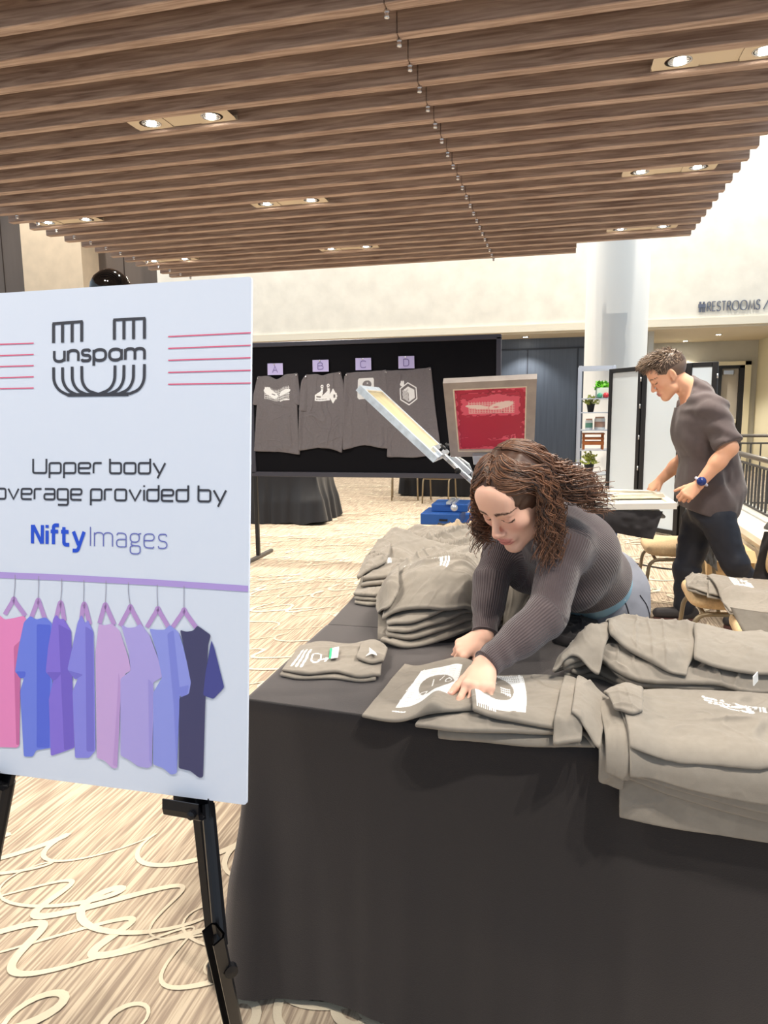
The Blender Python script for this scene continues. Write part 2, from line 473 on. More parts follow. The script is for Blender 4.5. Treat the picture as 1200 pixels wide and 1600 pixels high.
w = MB(); w.box((2.62, 16.9, 0), (2.7, 17.05, 2.36)); w.box((3.88, 16.9, 0), (4.0, 17.05, 2.36)); w.box((2.62, 16.9, 2.28), (4.0, 17.05, 2.36)); w.build('door_frame', M_cream, d)
w = MB(); w.box((2.7, 16.92, 0), (2.78, 17.08, 2.28)); w.box((3.78, 16.92, 0), (3.88, 17.08, 2.28)); w.box((2.7, 16.92, 2.22), (3.88, 17.08, 2.28)); w.box((3.36, 16.92, 0), (3.43, 17.08, 2.22)); w.build('door_jamb', M_black, d)
w = MB(); w.box((3.43, 16.98, .02), (3.78, 17.06, 2.22), 0, .01); w.build('door_leaf', M_doorleaf, d)
w = MB(); w.box((2.78, 16.98, .02), (3.36, 17.06, 2.22), 0, .01); w.build('door_leaf', M_doorleaf, d)
w = MB(); w.box((3.46, 16.9, 1.04), (3.76, 16.97, 1.13), 0, .01); w.build('push_bar', mat('pale_metal', (220, 214, 196), .4, .3), d)
w = MB(); w.box((3.45, 16.88, 2.08), (3.66, 16.97, 2.18), 0, .01); w.build('door_closer', M_steel, d)
w = MB(); w.box((3.0, 17.6, 2.4), (3.2, 17.9, 2.5)) 
# knee wall with railing
M_knee = mat('cream_panel', (228, 214, 188), .6)
w = MB(); w.box((1.50, 4.6, 0), (1.86, 11.0, .40)); w.box((1.46, 4.6, .40), (1.9, 11.0, .45), 1)
for y in (5.6, 6.6, 7.6, 8.6): w.box((1.488, y, .06), (1.50, y + .86, .34), 1)
struct(w.build('wall_knee', [M_knee, mat('white_sill', (240, 234, 220), .45)]), 'low cream wall with white sill under the railing', 'low wall')
w = MB(); w.box((1.486, 5.9, .22), (1.502, 5.99, .34), 0, .004); tag(w.build('outlet_plate', mat('outlet_white', (236, 230, 214), .4)), 'small cream outlet plate on the low wall under the railing', 'outlet')
rl = thing('railing', (1.68, 4.6, .45), 'dark grey metal balustrade on the low cream wall behind the man', 'railing')
M_rail = mat('rail_metal', (118, 112, 106), .4, .6); M_bal = mat('baluster_metal', (84, 82, 80), .45, .5)
w = MB(); w.tube([(1.68, 4.6, .97), (1.68, 10.3, .97)], .025, 12); w.build('handrail', M_rail, rl, True)
w = MB(); w.tube([(1.68, 4.6, .90), (1.68, 10.3, .90)], .012, 8); w.tube([(1.68, 4.6, .53), (1.68, 10.3, .53)], .012, 8); w.build('cross_rail', M_bal, rl, True)
for i in range(50):
    y = 4.7 + i * .112
    w = MB(); w.box((1.672, y - .008, .53), (1.688, y + .008, .90)); w.build('baluster', M_bal, rl)
for y in (6.1, 7.9, 9.7):
    w = MB(); w.box((1.65, y - .025, .45), (1.71, y + .025, .96), 0, .005); w.lathe((1.68, y, .45), [(.075, 0), (.075, .015), (.045, .06), (.03, .09)], 16); w.build('post', M_bal, rl)
rl = thing('railing', (1.7, 10.3, 0), 'far grey metal handrail crossing in front of the cream corridor wall', 'railing')
w = MB(); w.tube([(1.70, 10.4, 1.02), (5.5, 10.4, 1.02)], .022, 10); w.build('handrail', M_rail, rl, True)
w = MB(); w.tube([(1.70, 10.4, .12), (5.5, 10.4, .12)], .012, 8); w.tube([(1.70, 10.4, .92), (5.5, 10.4, .92)], .012, 8); w.build('cross_rail', M_bal, rl, True)
for i in range(30):
    x = 1.78 + i * .122
    w = MB(); w.box((x - .008, 10.392, .12), (x + .008, 10.408, .92)); w.build('baluster', M_bal, rl)
for x in (1.75, 3.6, 5.4):
    w = MB(); w.box((x - .025, 10.37, 0), (x + .025, 10.43, 1.0), 0, .004); w.build('post', M_bal, rl)

# slatted timber ceiling
def wood():
    m = bpy.data.materials.new('walnut_slat'); m.use_nodes = True; nt = m.node_tree; N, L = nt.nodes, nt.links
    b = N['Principled BSDF']; b.inputs['Roughness'].default_value = .55; b.inputs['Specular IOR Level'].default_value = .3
    tc = N.new('ShaderNodeTexCoord'); mp = N.new('ShaderNodeMapping'); mp.inputs['Scale'].default_value = (1.2, 22, 22)
    L.new(tc.outputs['Object'], mp.inputs['Vector'])
    n = N.new('ShaderNodeTexNoise'); n.inputs['Scale'].default_value = 2.2; n.inputs['Detail'].default_value = 6; n.inputs['Distortion'].default_value = .8
    L.new(mp.outputs[0], n.inputs['Vector'])
    r = N.new('ShaderNodeValToRGB'); e = r.color_ramp.elements
    e[0].position = .3; e[0].color = (*lin((140, 115, 102)), 1); e[1].position = .72; e[1].color = (*lin((206, 182, 165)), 1)
    L.new(n.outputs['Fac'], r.inputs['Fac']); L.new(r.outputs[0], b.inputs['Base Color'])
    bp = N.new('ShaderNodeBump'); bp.inputs['Strength'].default_value = .25; bp.inputs['Distance'].default_value = .004
    L.new(n.outputs['Fac'], bp.inputs['Height']); L.new(bp.outputs[0], b.inputs['Normal'])
    return m
M_wood = wood()
ce = bpy.data.objects.new('ceiling', None); COL.objects.link(ce); ce.location = (-2, 4, 3.3); struct(ce, 'suspended ceiling of brown timber slats', 'ceiling')
w = MB(); w.box((-5.35, -1.6, 3.66), (1.39, 9.55, 3.76)); w.build('backing_panel', M_dark, ce)
SLAT0, SLATP = 3.53, .277
M_pin = mat('chrome_pin', (225, 225, 225), .2, .9)
for k in range(-17, 22):
    y = SLAT0 + k * SLATP
    xr = 1.39 if k < 20 else .17
    w = MB(); w.box((-5.35 + .012 * (k % 3), y, 3.30), (-.835, y + .072, 3.56), 0, .004); w.box((-.832, y, 3.30), (xr, y + .072, 3.56), 0, .004)
    s = w.build('slat', M_wood, ce)
    w = MB()
    for x in (-5.05, -.834): w.lathe((x, y + .06, 3.262), [(.0, 0), (.012, .003), (.015, .014), (.009, .018), (.015, .026), (.015, .039)], 12)
    w.build('pin', M_pin, s, True)
# recessed downlights between the slats
M_fix = mat('fixture_white', (222, 206, 180), .5); M_ring = mat('lamp_reflector', (230, 230, 230), .15, .9)
M_lamp = mat('lamp_glow', (255, 244, 224), .4, emit=((1.0, .93, .80), 60.0))
def downlight(cx, cy0, label, power=SPOT_POWER, visible=True, aim=(0, 0)):
    k = round((cy0 - SLAT0 - .1745) / SLATP); cy = SLAT0 + k * SLATP + .1745
    t_ = thing('ceiling_light', (cx, cy, 3.36), label, 'ceiling light', 'recessed twin downlights')
    z = 3.318; hy = .092
    for x0, x1 in ((-.36, -.10), (.10, .36)):
        w = MB(); n = 24; q = (x0 + x1) / 2; h = (x1 - x0) / 2; vs = []
        for k in range(n):
            t = 2 * PI * (k + .5) / n; vs.append((cx + q + .066 * math.cos(t), cy + .066 * math.sin(t), z))
            m_ = 1 / max(abs(math.cos(t)) / h, abs(math.sin(t)) / hy); vs.append((cx + q + m_ * math.cos(t), cy + m_ * math.sin(t), z))
        w.add(vs, [(2 * k, 2 * k + 1, (2 * k + 3) % (2 * n), (2 * k + 2) % (2 * n)) for k in range(n)])
        w.box((cx + x0, cy - hy, z + .001), (cx + x1, cy - hy + .004, z + .03)); w.box((cx + x0, cy + hy - .004, z + .001), (cx + x1, cy + hy, z + .03)); w.build('frame', M_fix, t_)
    w = MB(); w.box((cx - .10, cy - hy, z + .004), (cx + .10, cy + hy, z + .012)); w.build('blank_plate', M_fix, t_)
    w = MB(); w.box((cx - .355, cy - .085, z + .09), (cx + .355, cy + .085, 3.658)); w.build('housing', M_dark, t_)
    for sx in (-.215, .215):
        w = MB(); w.lathe((cx + sx, cy, z), [(.066, .0), (.060, -.003), (.050, .006), (.034, .045)], 24); rr = w.build('reflector', M_ring, t_, True)
        w = MB(); w.lathe((cx + sx, cy, z - .006), [(.0, 0), (.026, .003), (.034, .012), (.034, .03)], 20); w.build('lamp', M_lamp, rr)
        ld = bpy.data.lights.new('downlight_beam', 'SPOT'); ld.energy = power; ld.color = SPOT_COLOR; ld.spot_size = math.radians(125); ld.spot_blend = .5; ld.shadow_soft_size = .03
        lo = bpy.data.objects.new('downlight_beam', ld); COL.objects.link(lo); lo.parent = t_; lo.location = (sx, 0, z - .008 - 3.36)
downlight(-2.45, 4.55, 'twin downlight nearest the left front, above the sign board')
downlight(.83, 4.55, 'twin downlight at the top right corner of the ceiling')
downlight(-4.80, 6.49, 'twin downlight at the far left edge of the slats, nearer of the two there')
downlight(-2.45, 6.49, 'twin downlight in the middle of the slats, second row back on the left')
downlight(.83, 6.49, 'twin downlight on the right side, second row back')
downlight(-4.80, 8.43, 'twin downlight in the rearmost row at the far left')
downlight(-2.45, 8.43, 'twin downlight in the rearmost row at the middle of the slats')
downlight(.83, 8.43, 'twin downlight in the rearmost row, near the white column')
downlight(-2.45, 2.61, 'twin downlight overhead left of the tables'); downlight(.83, 2.61, 'twin downlight overhead above the woman')
downlight(-2.45, .67, 'twin downlight overhead left of the camera'); downlight(.83, .67, 'twin downlight overhead right of the camera')
# atrium ceiling beyond the slats with unseen lamps added to brighten wall and column
w = MB(); w.box((-14, 9.6, 8.2), (7, 14.3, 8.4)); struct(w.build('ceiling', MATS['ledge_paint']), 'pale high ceiling of the atrium beyond the slats', 'ceiling')
for x in (-10.6, -6.2, -2.6, 1.0, 4.2):
    t = thing('ceiling_light', (x, 12.3, 8.2), 'added unseen fill lamp in the high atrium ceiling, brightening wall and column', 'ceiling light', 'added atrium fill lamps')
    w = MB(); w.lathe((x, 12.3, 8.19), [(.06, .006), (.14, 0), (.15, .02)], 24); w.build('ring', M_ring, t, True)
    w = MB(); w.lathe((x, 12.3, 8.192), [(.08, 0), (.08, .02)], 20); w.build('lamp', M_lamp, t)
    ld = bpy.data.lights.new('downlight_beam', 'SPOT'); ld.energy = 380; ld.color = (1.0, .95, .86); ld.spot_size = math.radians(130); ld.spot_blend = .6; ld.shadow_soft_size = .07
    lo = bpy.data.objects.new('downlight_beam', ld); COL.objects.link(lo); lo.parent = t; lo.location = (0, 0, -.05)
# small soffit downlights
for i, (x, y, lb, pw) in enumerate([(-5.9, 14.45, 'small soffit downlight above the left end of the display board', 60), (-3.3, 14.45, 'small soffit downlight above the middle of the display board', 60), (-.65, 14.45, 'small soffit downlight above the blue panels', 60), (2.6, 16.55, 'small downlight in the corridor ceiling by the door', 120), (3.0, 15.3, 'small downlight in the corridor ceiling under the restroom sign', 60)]):
    t = thing('ceiling_light', (x, y, 2.8), lb, 'ceiling light', 'small soffit downlights')
    w = MB(); w.lathe((x, y, 2.785), [(.03, .004), (.07, .0), (.075, .015)], 20); w.build('ring', M_ring, t, True)
    w = MB(); w.lathe((x, y, 2.786), [(.04, 0), (.04, .012)], 16); w.build('lamp', M_lamp, t)
    ld = bpy.data.lights.new('downlight_beam', 'SPOT'); ld.energy = pw; ld.color = SPOT_COLOR; ld.spot_size = math.radians(110); ld.spot_blend = .5; ld.shadow_soft_size = .03
    lo = bpy.data.objects.new('downlight_beam', ld); COL.objects.link(lo); lo.parent = t; lo.location = (0, 0, -.03)
# ================================================================== STROKE LETTERING
def closed(w, h=1, y=0, x=0): return [(x, y), (x + w, y), (x + w, y + h), (x, y + h)]
GL = {   # wide squared lettering; each stroke: (points, corner radius, closed)
 'wide': {
  'U': (1.3, [([(0, 1.42), (0, 0), (1.3, 0), (1.3, 1.42)], .2, 0)]),
  'p': (1.1, [([(0, -.5), (0, 1), (1.1, 1), (1.1, 0), (0, 0)], .22, 0)]),
  'e': (1.1, [([(0, .5), (1.1, .5), (1.1, 1), (0, 1), (0, 0), (1.1, 0)], .22, 0)]),
  'r': (.75, [([(0, 0), (0, 1), (.75, 1)], .22, 0)]),
  'b': (1.1, [([(0, 1.42), (0, 0), (1.1, 0), (1.1, 1), (0, 1)], .22, 0)]),
  'o': (1.1, [(closed(1.1), .22, 1)]),
  'd': (1.1, [([(1.1, 1.42), (1.1, 0), (0, 0), (0, 1), (1.1, 1)], .22, 0)]),
  'y': (1.1, [([(0, 1), (.58, 0)], 0, 0), ([(1.12, 1), (.4, -.45)], 0, 0)]),
  'v': (1.15, [([(0, 1), (.57, 0), (1.14, 1)], 0, 0)]),
  'a': (1.1, [([(.05, 1), (1.1, 1), (1.1, 0), (0, 0), (0, .52), (1.1, .52)], .22, 0)]),
  'g': (1.1, [([(1.1, 0), (0, 0), (0, 1), (1.1, 1), (1.1, -.5), (.05, -.5)], .22, 0)]),
  'i': (.0, [([(0, 0), (0, 1)], 0, 0), ([(0, 1.25), (0, 1.4)], 0, 0)]),
  'c': (1.1, [([(1.1, 1), (0, 1), (0, 0), (1.1, 0)], .22, 0)]),
  ' ': (.35, [])},
 'round': {
  'u': (.8, [([(0, 1), (0, 0), (.8, 0), (.8, 1)], .4, 0), ([(.8, 1), (.8, 0)], 0, 0)]),
  'n': (.8, [([(0, 0), (0, 1)], 0, 0), ([(0, 0), (0, 1), (.8, 1), (.8, 0)], .4, 0)]),
  's': (.62, [([(.6, .82), (.55, 1), (.02, 1), (.02, .52), (.62, .5), (.62, 0), (.02, 0), (0, .18)], .27, 0)]),
  'p': (.9, [([(0, -.48), (0, 1)], 0, 0), (closed(.9), .48, 1)]),
  'a': (.9, [([(.9, 0), (.9, 1)], 0, 0), (closed(.9), .48, 1)]),
  'm': (1.4, [([(0, 0), (0, 1)], 0, 0), ([(0, 0), (0, 1), (.7, 1), (.7, 0)], .35, 0), ([(.7, 0), (.7, 1), (1.4, 1), (1.4, 0)], .35, 0)]),
  'A': (.8, [([(0, 0), (.4, 1), (.8, 0)], 0, 0), ([(.15, .36), (.65, .36)], 0, 0)]),
  'B': (.6, [([(0, 0), (0, 1), (.52, 1), (.52, .54), (0, .54)], .22, 0), ([(0, .54), (.6, .54), (.6, 0), (0, 0)], .25, 0)]),
  'C': (.7, [([(.7, .85), (.62, 1), (0, 1), (0, 0), (.62, 0), (.7, .15)], .4, 0)]),
  'D': (.7, [([(0, 0), (0, 1)], 0, 0), ([(0, 1), (.7, 1), (.7, 0), (0, 0)], .45, 0)]),
  'R': (.55, [([(0, 0), (0, 1), (.52, 1), (.52, .48), (0, .48)], .26, 0), ([(.25, .48), (.58, 0)], 0, 0)]),
  'E': (.5, [([(.48, 1), (0, 1), (0, 0), (.5, 0)], 0, 0), ([(0, .52), (.42, .52)], 0, 0)]),
  'S': (.5, [([(.48, .85), (.44, 1), (.02, 1), (.02, .52), (.52, .48), (.52, 0), (.02, 0), (0, .15)], .24, 0)]),
  'T': (.55, [([(0, 1), (.55, 1)], 0, 0), ([(.275, 1), (.275, 0)], 0, 0)]),
  'O': (1.0, [(closed(1.0), .55, 1)]),
  'M': (.95, [([(0, 0), (.16, 1), (.475, .12), (.79, 1), (.95, 0)], 0, 0)]),
  '/': (.45, [([(0, 0), (.45, 1.1)], 0, 0)]),
  'I': (.0, [([(0, 0), (0, 1)], 0, 0)]),
  ' ': (.35, [])},
 'bold': {
  'N': (.72, [([(0, 0), (0, 1.4)], 0, 0), ([(.05, 1.36), (.67, .04)], 0, 0), ([(.72, 0), (.72, 1.4)], 0, 0)]),
  'i': (.0, [([(0, 0), (0, 1)], 0, 0), ([(0, 1.2), (0, 1.42)], 0, 0)]),
  'f': (.4, [([(.12, 0), (.12, 1.42), (.5, 1.42)], .3, 0), ([(-.08, .95), (.45, .95)], 0, 0)]),
  't': (.45, [([(.12, 1.3), (.12, 0), (.5, 0)], .3, 0), ([(-.08, .95), (.45, .95)], 0, 0)]),
  'y': (.72, [([(0, 1), (.36, 0)], 0, 0), ([(.75, 1), (.3, -.42), (-.05, -.42)], .3, 0)])},
 'thin': {
  'I': (.0, [([(0, 0), (0, 1.4)], 0, 0)]),
  'm': (1.16, [([(0, 0), (0, 1)], 0, 0), ([(0, 0), (0, 1), (.58, 1), (.58, 0)], .28, 0), ([(.58, 0), (.58, 1), (1.16, 1), (1.16, 0)], .28, 0)]),
  'a': (.6, [([(.02, .85), (.06, 1), (.6, 1), (.6, 0)], .28, 0), ([(.6, .56), (0, .56), (0, 0), (.6, 0.02), (.6, .2)], .26, 0)]),
  'g': (.6, [(closed(.56, .62, .38), .3, 1), ([(.5, .95), (.68, 1.02)], 0, 0), ([(.12, .4), (.02, .2), (.3, .12)], .1, 0), ([(.3, .12), (.62, .12), (.62, -.46), (0, -.46), (0, .06), (.2, .12)], .24, 0)]),
  'e': (.62, [([(0, .52), (.62, .52), (.62, 1), (0, 1), (0, 0), (.58, 0), (.6, .12)], .3, 0)]),
  's': (.52, [([(.5, .84), (.46, 1), (.02, 1), (.02, .52), (.52, .48), (.52, 0), (.02, 0), (0, .16)], .24, 0)])},
}
def strokes(text, font, gap):
    """polylines in em units and the total width"""
    x = 0; out = []
    for ch in text:
        w, st = GL[font][ch]
        for pts, r, cl in st:
            out.append(([np.array(p, float) + (x, 0) for p in (fillet(pts, r, bool(cl), 7) if r else pts)], bool(cl)))
        x += w + gap
    return out, x - gap
def lettering(name, text, font, gap, P0, P1, em, weight, normal, up, m, parent, lift=.0006, stretch=None, thick=0.0):
    """text from point P0 to P1 (baseline ends); em = height of 1 unit; flat strips slightly raised, or solid when thick"""
    st, W = strokes(text, font, gap)
    P0 = np.asarray(P0, float); P1 = np.asarray(P1, float); ex = (P1 - P0) / W; up = unit(up) * em; n = unit(normal)
    sx = np.linalg.norm(ex); b = MB(); k = 0
    for pl, cl in st:
        loc = [np.array([p[0] * sx, p[1] * em]) for p in pl]
        v2, f2 = ribbon(loc, weight, cl); k += 1
        vv = [P0 + unit(ex) * p[0] + unit(up) * p[1] + n * (lift + k * .00001) for p in v2]
        b.add(vv, f2)
        if thick:
            nb = len(v2); vb = [v + n * thick for v in vv]; b.add(vb, f2)
            rim = MB(); m2 = nb // 2
            for i in range(m2 if cl else m2 - 1):
                j = (i + 1) % m2
                b.add([vv[2 * i], vv[2 * j], vb[2 * j], vb[2 * i]], [(0, 1, 2, 3)]); b.add([vv[2 * i + 1], vv[2 * j + 1], vb[2 * j + 1], vb[2 * i + 1]], [(0, 1, 2, 3)])
    return b.build(name, m, parent)

# ================================================================== SIGN BOARD ON EASEL
BR = ony(385, 1258, 1.10); TR = ony(393, 432, 1.215)
xl = unit(V(-1.0, .045, 0.0)); 
up_b = unit(TR - BR); n_b = unit(np.cross(-xl, up_b))      # faces the viewer
if n_b[1] > 0: n_b = -n_b
W_B = .64
def onb(px, py, lift=0.0): return onplane(px, py, BR, n_b) + n_b * lift
TLx = onb(0, 458); BLx = onb(0, 1208)
et = unit(TLx - TR); eb = unit(BLx - BR)
TL = TR + et * W_B; BL = BR + eb * W_B
ex_b = unit(TR - TL)
M_board = mat('sign_white_blue_cast', (218, 228, 247), .42, spec=.5)  # cool daylight cast tinted into the white panel colour
M_ink = mat('sign_ink', (52, 54, 66), .5); M_pink = mat('sign_pink', (222, 92, 130), .5)
M_blueink = mat('sign_blue', (24, 78, 214), .5); M_lilacink = mat('sign_lilac', (104, 112, 190), .5)
sign = thing('sign_board', (BL + BR) / 2, 'white printed foam sign board on a black easel at the left', 'sign board')
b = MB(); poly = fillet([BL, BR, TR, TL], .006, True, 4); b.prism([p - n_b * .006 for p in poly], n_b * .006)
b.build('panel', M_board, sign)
def flat(mb, pts, lift, mi=0):
    n = len(pts); mb.add([onb(p[0], p[1], lift) for p in pts], [tuple(range(n))], mi)
def pxstroke(mb, pts, w, lift, mi=0, r=0, cl=False):
    P = fillet(pts, r, cl, 8) if r else pts
    v2, f2 = ribbon(P, w, cl); mb.add([onb(p[0], p[1], lift) for p in v2], f2, mi)
# logo: a striped letter U
b = MB(); lf = .0007
for xs, yt, yb in (((84, 98, 113, 128), (506, 505, 503.5, 502.5), (536, 535.5, 535, 534)), ((179, 194, 209, 226), (500, 499, 498, 497.5), (531, 530.5, 530, 529.5))):
    pxstroke(b, [(xs[0] - 1.6, yt[0]), (xs[3] + 1.6, yt[3])], 4.6, lf)
    for x, t, q in zip(xs, yt, yb): pxstroke(b, [(x, t), (x, q)], 4.6, lf + .0001)
    b.build('logo', M_ink, sign); b = MB()
for x0, xe, y0, ye in ((84, 106, 574, 617), (98, 121, 574, 617), (113, 135, 573, 616), (128, 154, 572, 616)):
    pxstroke(b, [(x0, y0), (x0 + .3, 597), (x0 + 8, 610), (xe, ye)], 4.4, lf, 0, 14); lf += .00002
for x0, xe, y0, ye in ((180, 154, 571, 616), (194, 172, 570.5, 615), (209, 187, 570, 615), (226, 202, 569, 615.5)):
    pxstroke(b, [(x0, y0), (x0 - .3, 595), (x0 - 8, 609), (xe, ye)], 4.4, lf, 0, 14); lf += .00002
b.add([onb(x, y, lf) for x, y in ((104, 614.5), (203, 613), (201, 619), (106, 620))], [(0, 1, 2, 3)])
b.build('logo', M_ink, sign)
lettering('lettering', 'unspam', 'round', .28, onb(85, 565), onb(226, 561.5), .0205 * 1.0, .0058, n_b, up_b, M_ink, sign)
lettering('lettering', 'Upper', 'wide', .30, onb(52, 739), onb(159, 739.5), .0195, .0040, n_b, up_b, M_ink, sign)
lettering('lettering', 'body', 'wide', .30, onb(172, 739.6), onb(258, 740), .0195, .0040, n_b, up_b, M_ink, sign)
lettering('lettering', 'coverage provided by', 'wide', .30, onb(-26, 779), onb(353, 784), .0205, .0040, n_b, up_b, M_ink, sign)
lettering('lettering', 'Nifty', 'bold', .34, onb(51, 849), onb(131, 852), .0262, .0075, n_b, up_b, M_blueink, sign)
lettering('lettering', 'Images', 'thin', .26, onb(141.5, 853), onb(261, 857), .0262, .0022, n_b, up_b, M_lilacink, sign)
b = MB()
for y0, y1 in ((526, 520), (544.5, 539.5), (563, 559), (582, 578.5), (600.5, 598.5)): pxstroke(b, [(263, y0), (392, y1)], 1.9, .0007)
for y0, y1 in ((540, 536.3), (558, 553.8), (574.5, 571.3), (592, 588.8), (608.5, 606.3)): pxstroke(b, [(-60, y0), (53, y1)], 1.9, .0007)
b.build('staff_lines', M_pink, sign)
# printed picture: a rail of shirts on hangers
PAL = {'rail': (178, 156, 226), 'hang': (186, 150, 214), 'wire': (150, 150, 170), 'pink': (236, 140, 200), 'pinkd': (206, 110, 170), 'blue': (112, 132, 236), 'blue2': (88, 108, 226), 'vio': (136, 116, 226), 'vio2': (118, 100, 210), 'per': (140, 140, 236), 'per2': (122, 118, 218),
       'lil': (204, 172, 230), 'lil2': (190, 156, 220), 'lav': (176, 166, 236), 'lav2': (160, 152, 230), 'peri': (146, 156, 238), 'peri2': (128, 138, 228), 'navy': (66, 66, 108), 'navy2': (70, 74, 150), 'paper': (218, 228, 247)}  # paper repeats the board white with its daylight tint
keys = list(PAL); b = MB(); ki = {k: i for i, k in enumerate(keys)}
lv = [.0008]
def shape(k, pts, r=3):
    flat(b, [tuple(p) for p in fillet(pts, r, True, 4)], lv[0], ki[k]); lv[0] += .00003
pxstroke(b, [(-60, 896), (100, 902.5), (240, 910), (388, 920)], 9.5, .0007, ki['rail'])
for hx, hy, tx in ((22, 932, 24), (60, 934, 61), (95, 938, 97), (131, 940, 131.5), (165, 941, 166), (204, 944, 201), (247, 947, 246), (288, 949, 288)):
    pxstroke(b, [(tx, hy - 34), (tx, hy - 18), (hx, hy + 2)], 1.0, lv[0], ki['wire'], 4)
def hanger(x, y, l, r, bot):
    pxstroke(b, [(x - l, bot), (x - 2, y + 6), (x, y), (x + 2, y + 6), (x + r, bot + 2)], 7, lv[0], ki['hang'], 5); lv[0] += .00003
hanger(22, 934, 14, 18, 960); hanger(60, 936, 11, 11, 966); hanger(95, 940, 7, 6, 968); hanger(132, 942, 5, 9, 974); hanger(165, 943, 9, 14, 974); hanger(204, 946, 16, 17, 978); hanger(247, 949, 17, 18, 980); hanger(288, 951, 18, 20, 980)
shape('pink', [(-40, 955), (-4, 958), (8, 968), (20, 966), (38, 962), (42, 968), (38, 1000), (32, 1060), (31, 1164), (28, 1168), (-40, 1166)])
shape('pinkd', [(22, 1010), (33, 1000), (31, 1164), (26, 1164)])
shape('blue', [(38, 972), (48, 962), (57, 968), (72, 964), (82, 974), (83, 1168), (57, 1172), (52, 1182), (38, 1182), (32, 1080), (38, 1060), (24, 1050), (30, 1010)])
shape('blue2', [(58, 975), (80, 976), (78, 1168), (58, 1168)]); shape('blue2', [(25, 1049), (41, 1049), (40, 1058), (32, 1060)])
shape('vio', [(84, 966), (89, 960), (94, 968), (100, 966), (112, 986), (114, 1070), (117, 1168), (101, 1174), (80, 1181), (77, 1092), (84, 1062), (72, 1050), (76, 1010)])
shape('vio2', [(92, 975), (112, 986), (116, 1168), (101, 1172)]); shape('vio2', [(73, 1050), (98, 1050), (90, 1060), (84, 1064)])
shape('per', [(122, 972), (128, 960), (134, 974), (138, 968), (147, 988), (150, 1172), (140, 1184), (118, 1184), (114, 1080), (122, 1061), (106, 1046), (116, 1000)])
shape('per2', [(134, 978), (146, 986), (148, 1174), (136, 1174)]); shape('per2', [(107, 1047), (131, 1054), (118, 1062)])
shape('lil', [(155, 974), (164, 977), (176, 974), (188, 986), (202, 1030), (205, 1048), (196, 1052), (199, 1072), (188, 1072), (184, 1200), (176, 1200), (164, 1188), (152, 1184), (150, 1020)])
shape('lil2', [(186, 1050), (190, 1072), (184, 1198), (177, 1196), (184, 1090)])
shape('lav', [(190, 976), (200, 981), (212, 980), (220, 974), (234, 992), (255, 1048), (254, 1058), (240, 1066), (241, 1082), (238, 1196), (232, 1200), (216, 1197), (204, 1188), (189, 1180), (189, 1060), (205, 1048), (202, 1020)])
shape('lav2', [(232, 1060), (240, 1068), (238, 1196), (234, 1188)])
shape('peri', [(234, 982), (246, 984), (258, 984), (266, 976), (280, 988), (287, 1010), (300, 1066), (296, 1084), (290, 1090), (280, 1086), (277, 1208), (268, 1210), (256, 1200), (240, 1194), (240, 1082), (254, 1058), (246, 1020)])
shape('peri2', [(278, 1074), (296, 1070), (293, 1088), (284, 1090)]); shape('peri2', [(262, 990), (272, 984), (282, 1080), (277, 1204), (272, 1100)])
shape('navy', [(282, 984), (292, 987), (303, 985), (309, 977), (330, 992), (326, 1008), (322, 1080), (318, 1214), (312, 1215), (298, 1204), (280, 1200), (281, 1090), (296, 1084), (299, 1066), (290, 1020)])
shape('navy2', [(331, 1000), (336, 1014), (351, 1074), (334, 1092), (318, 1086), (322, 1050)])
b.build('printed_picture', [mat('print_' + k, PAL[k], .5) for k in keys], sign)
# easel
M_easel = mat('easel_black', (26, 27, 32), .32, .4); M_easelrim = mat('easel_cut_edge', (170, 170, 160), .35, .7)
tray = onb(300, 1262) ; tz = tray[2]
ez = thing('easel', (tray[0] - .25, 1.35, 0), 'black folding metal easel holding the sign board', 'easel')
APEX = V(-.86, 1.36, 1.60)
def channel(mb, a, c, w, d, fwd, mi=0):
    """U shaped metal section from a to c, open towards fwd"""
    a = np.asarray(a, float); c = np.asarray(c, float); t = unit(c - a); f = unit(np.asarray(fwd, float) - t * np.dot(fwd, t)); s = np.cross(t, f)
    prof = [(-w / 2, d), (-w / 2, 0), (-w * .35, -.006), (w * .35, -.006), (w / 2, 0), (w / 2, d), (w / 2 - .003, d), (w / 2 - .003, .002), (w * .3, -.002), (-w * .3, -.002), (-w / 2 + .003, .002), (-w / 2 + .003, d)]
    vs = [p + s * x + f * y for p in (a, c) for x, y in prof]; n = len(prof)
    mb.add(vs, [(i, (i + 1) % n, n + (i + 1) % n, n + i) for i in range(n)], mi)
    return t, s, f
K = onb(318, 1262) - n_b * .012
knee = ony(345, 1478, 1.02); foot = ray(388, 1690); foot = EYE + foot * (-(EYE[2] - .0) / foot[2])
foot[2] = 0.005
w = MB(); channel(w, APEX, K + unit(K - APEX) * .02, .030, .014, (0, -1, 0)); w.tube([K + V(.0, .004, .0), knee], .0125, 12); w.build('upper_leg', M_easel, ez)
t0 = unit(foot - knee)
w = MB(); channel(w, knee - t0 * .05, foot, .036, .020, (-.55, -1, .0)); w.lathe(knee + t0 * .06 + V(.014, -.006, 0), [(.012, 0), (.012, .012), (0, .014)], 12, 0, (.6, -.8, 0)); w.build('lower_leg', M_easel, ez)
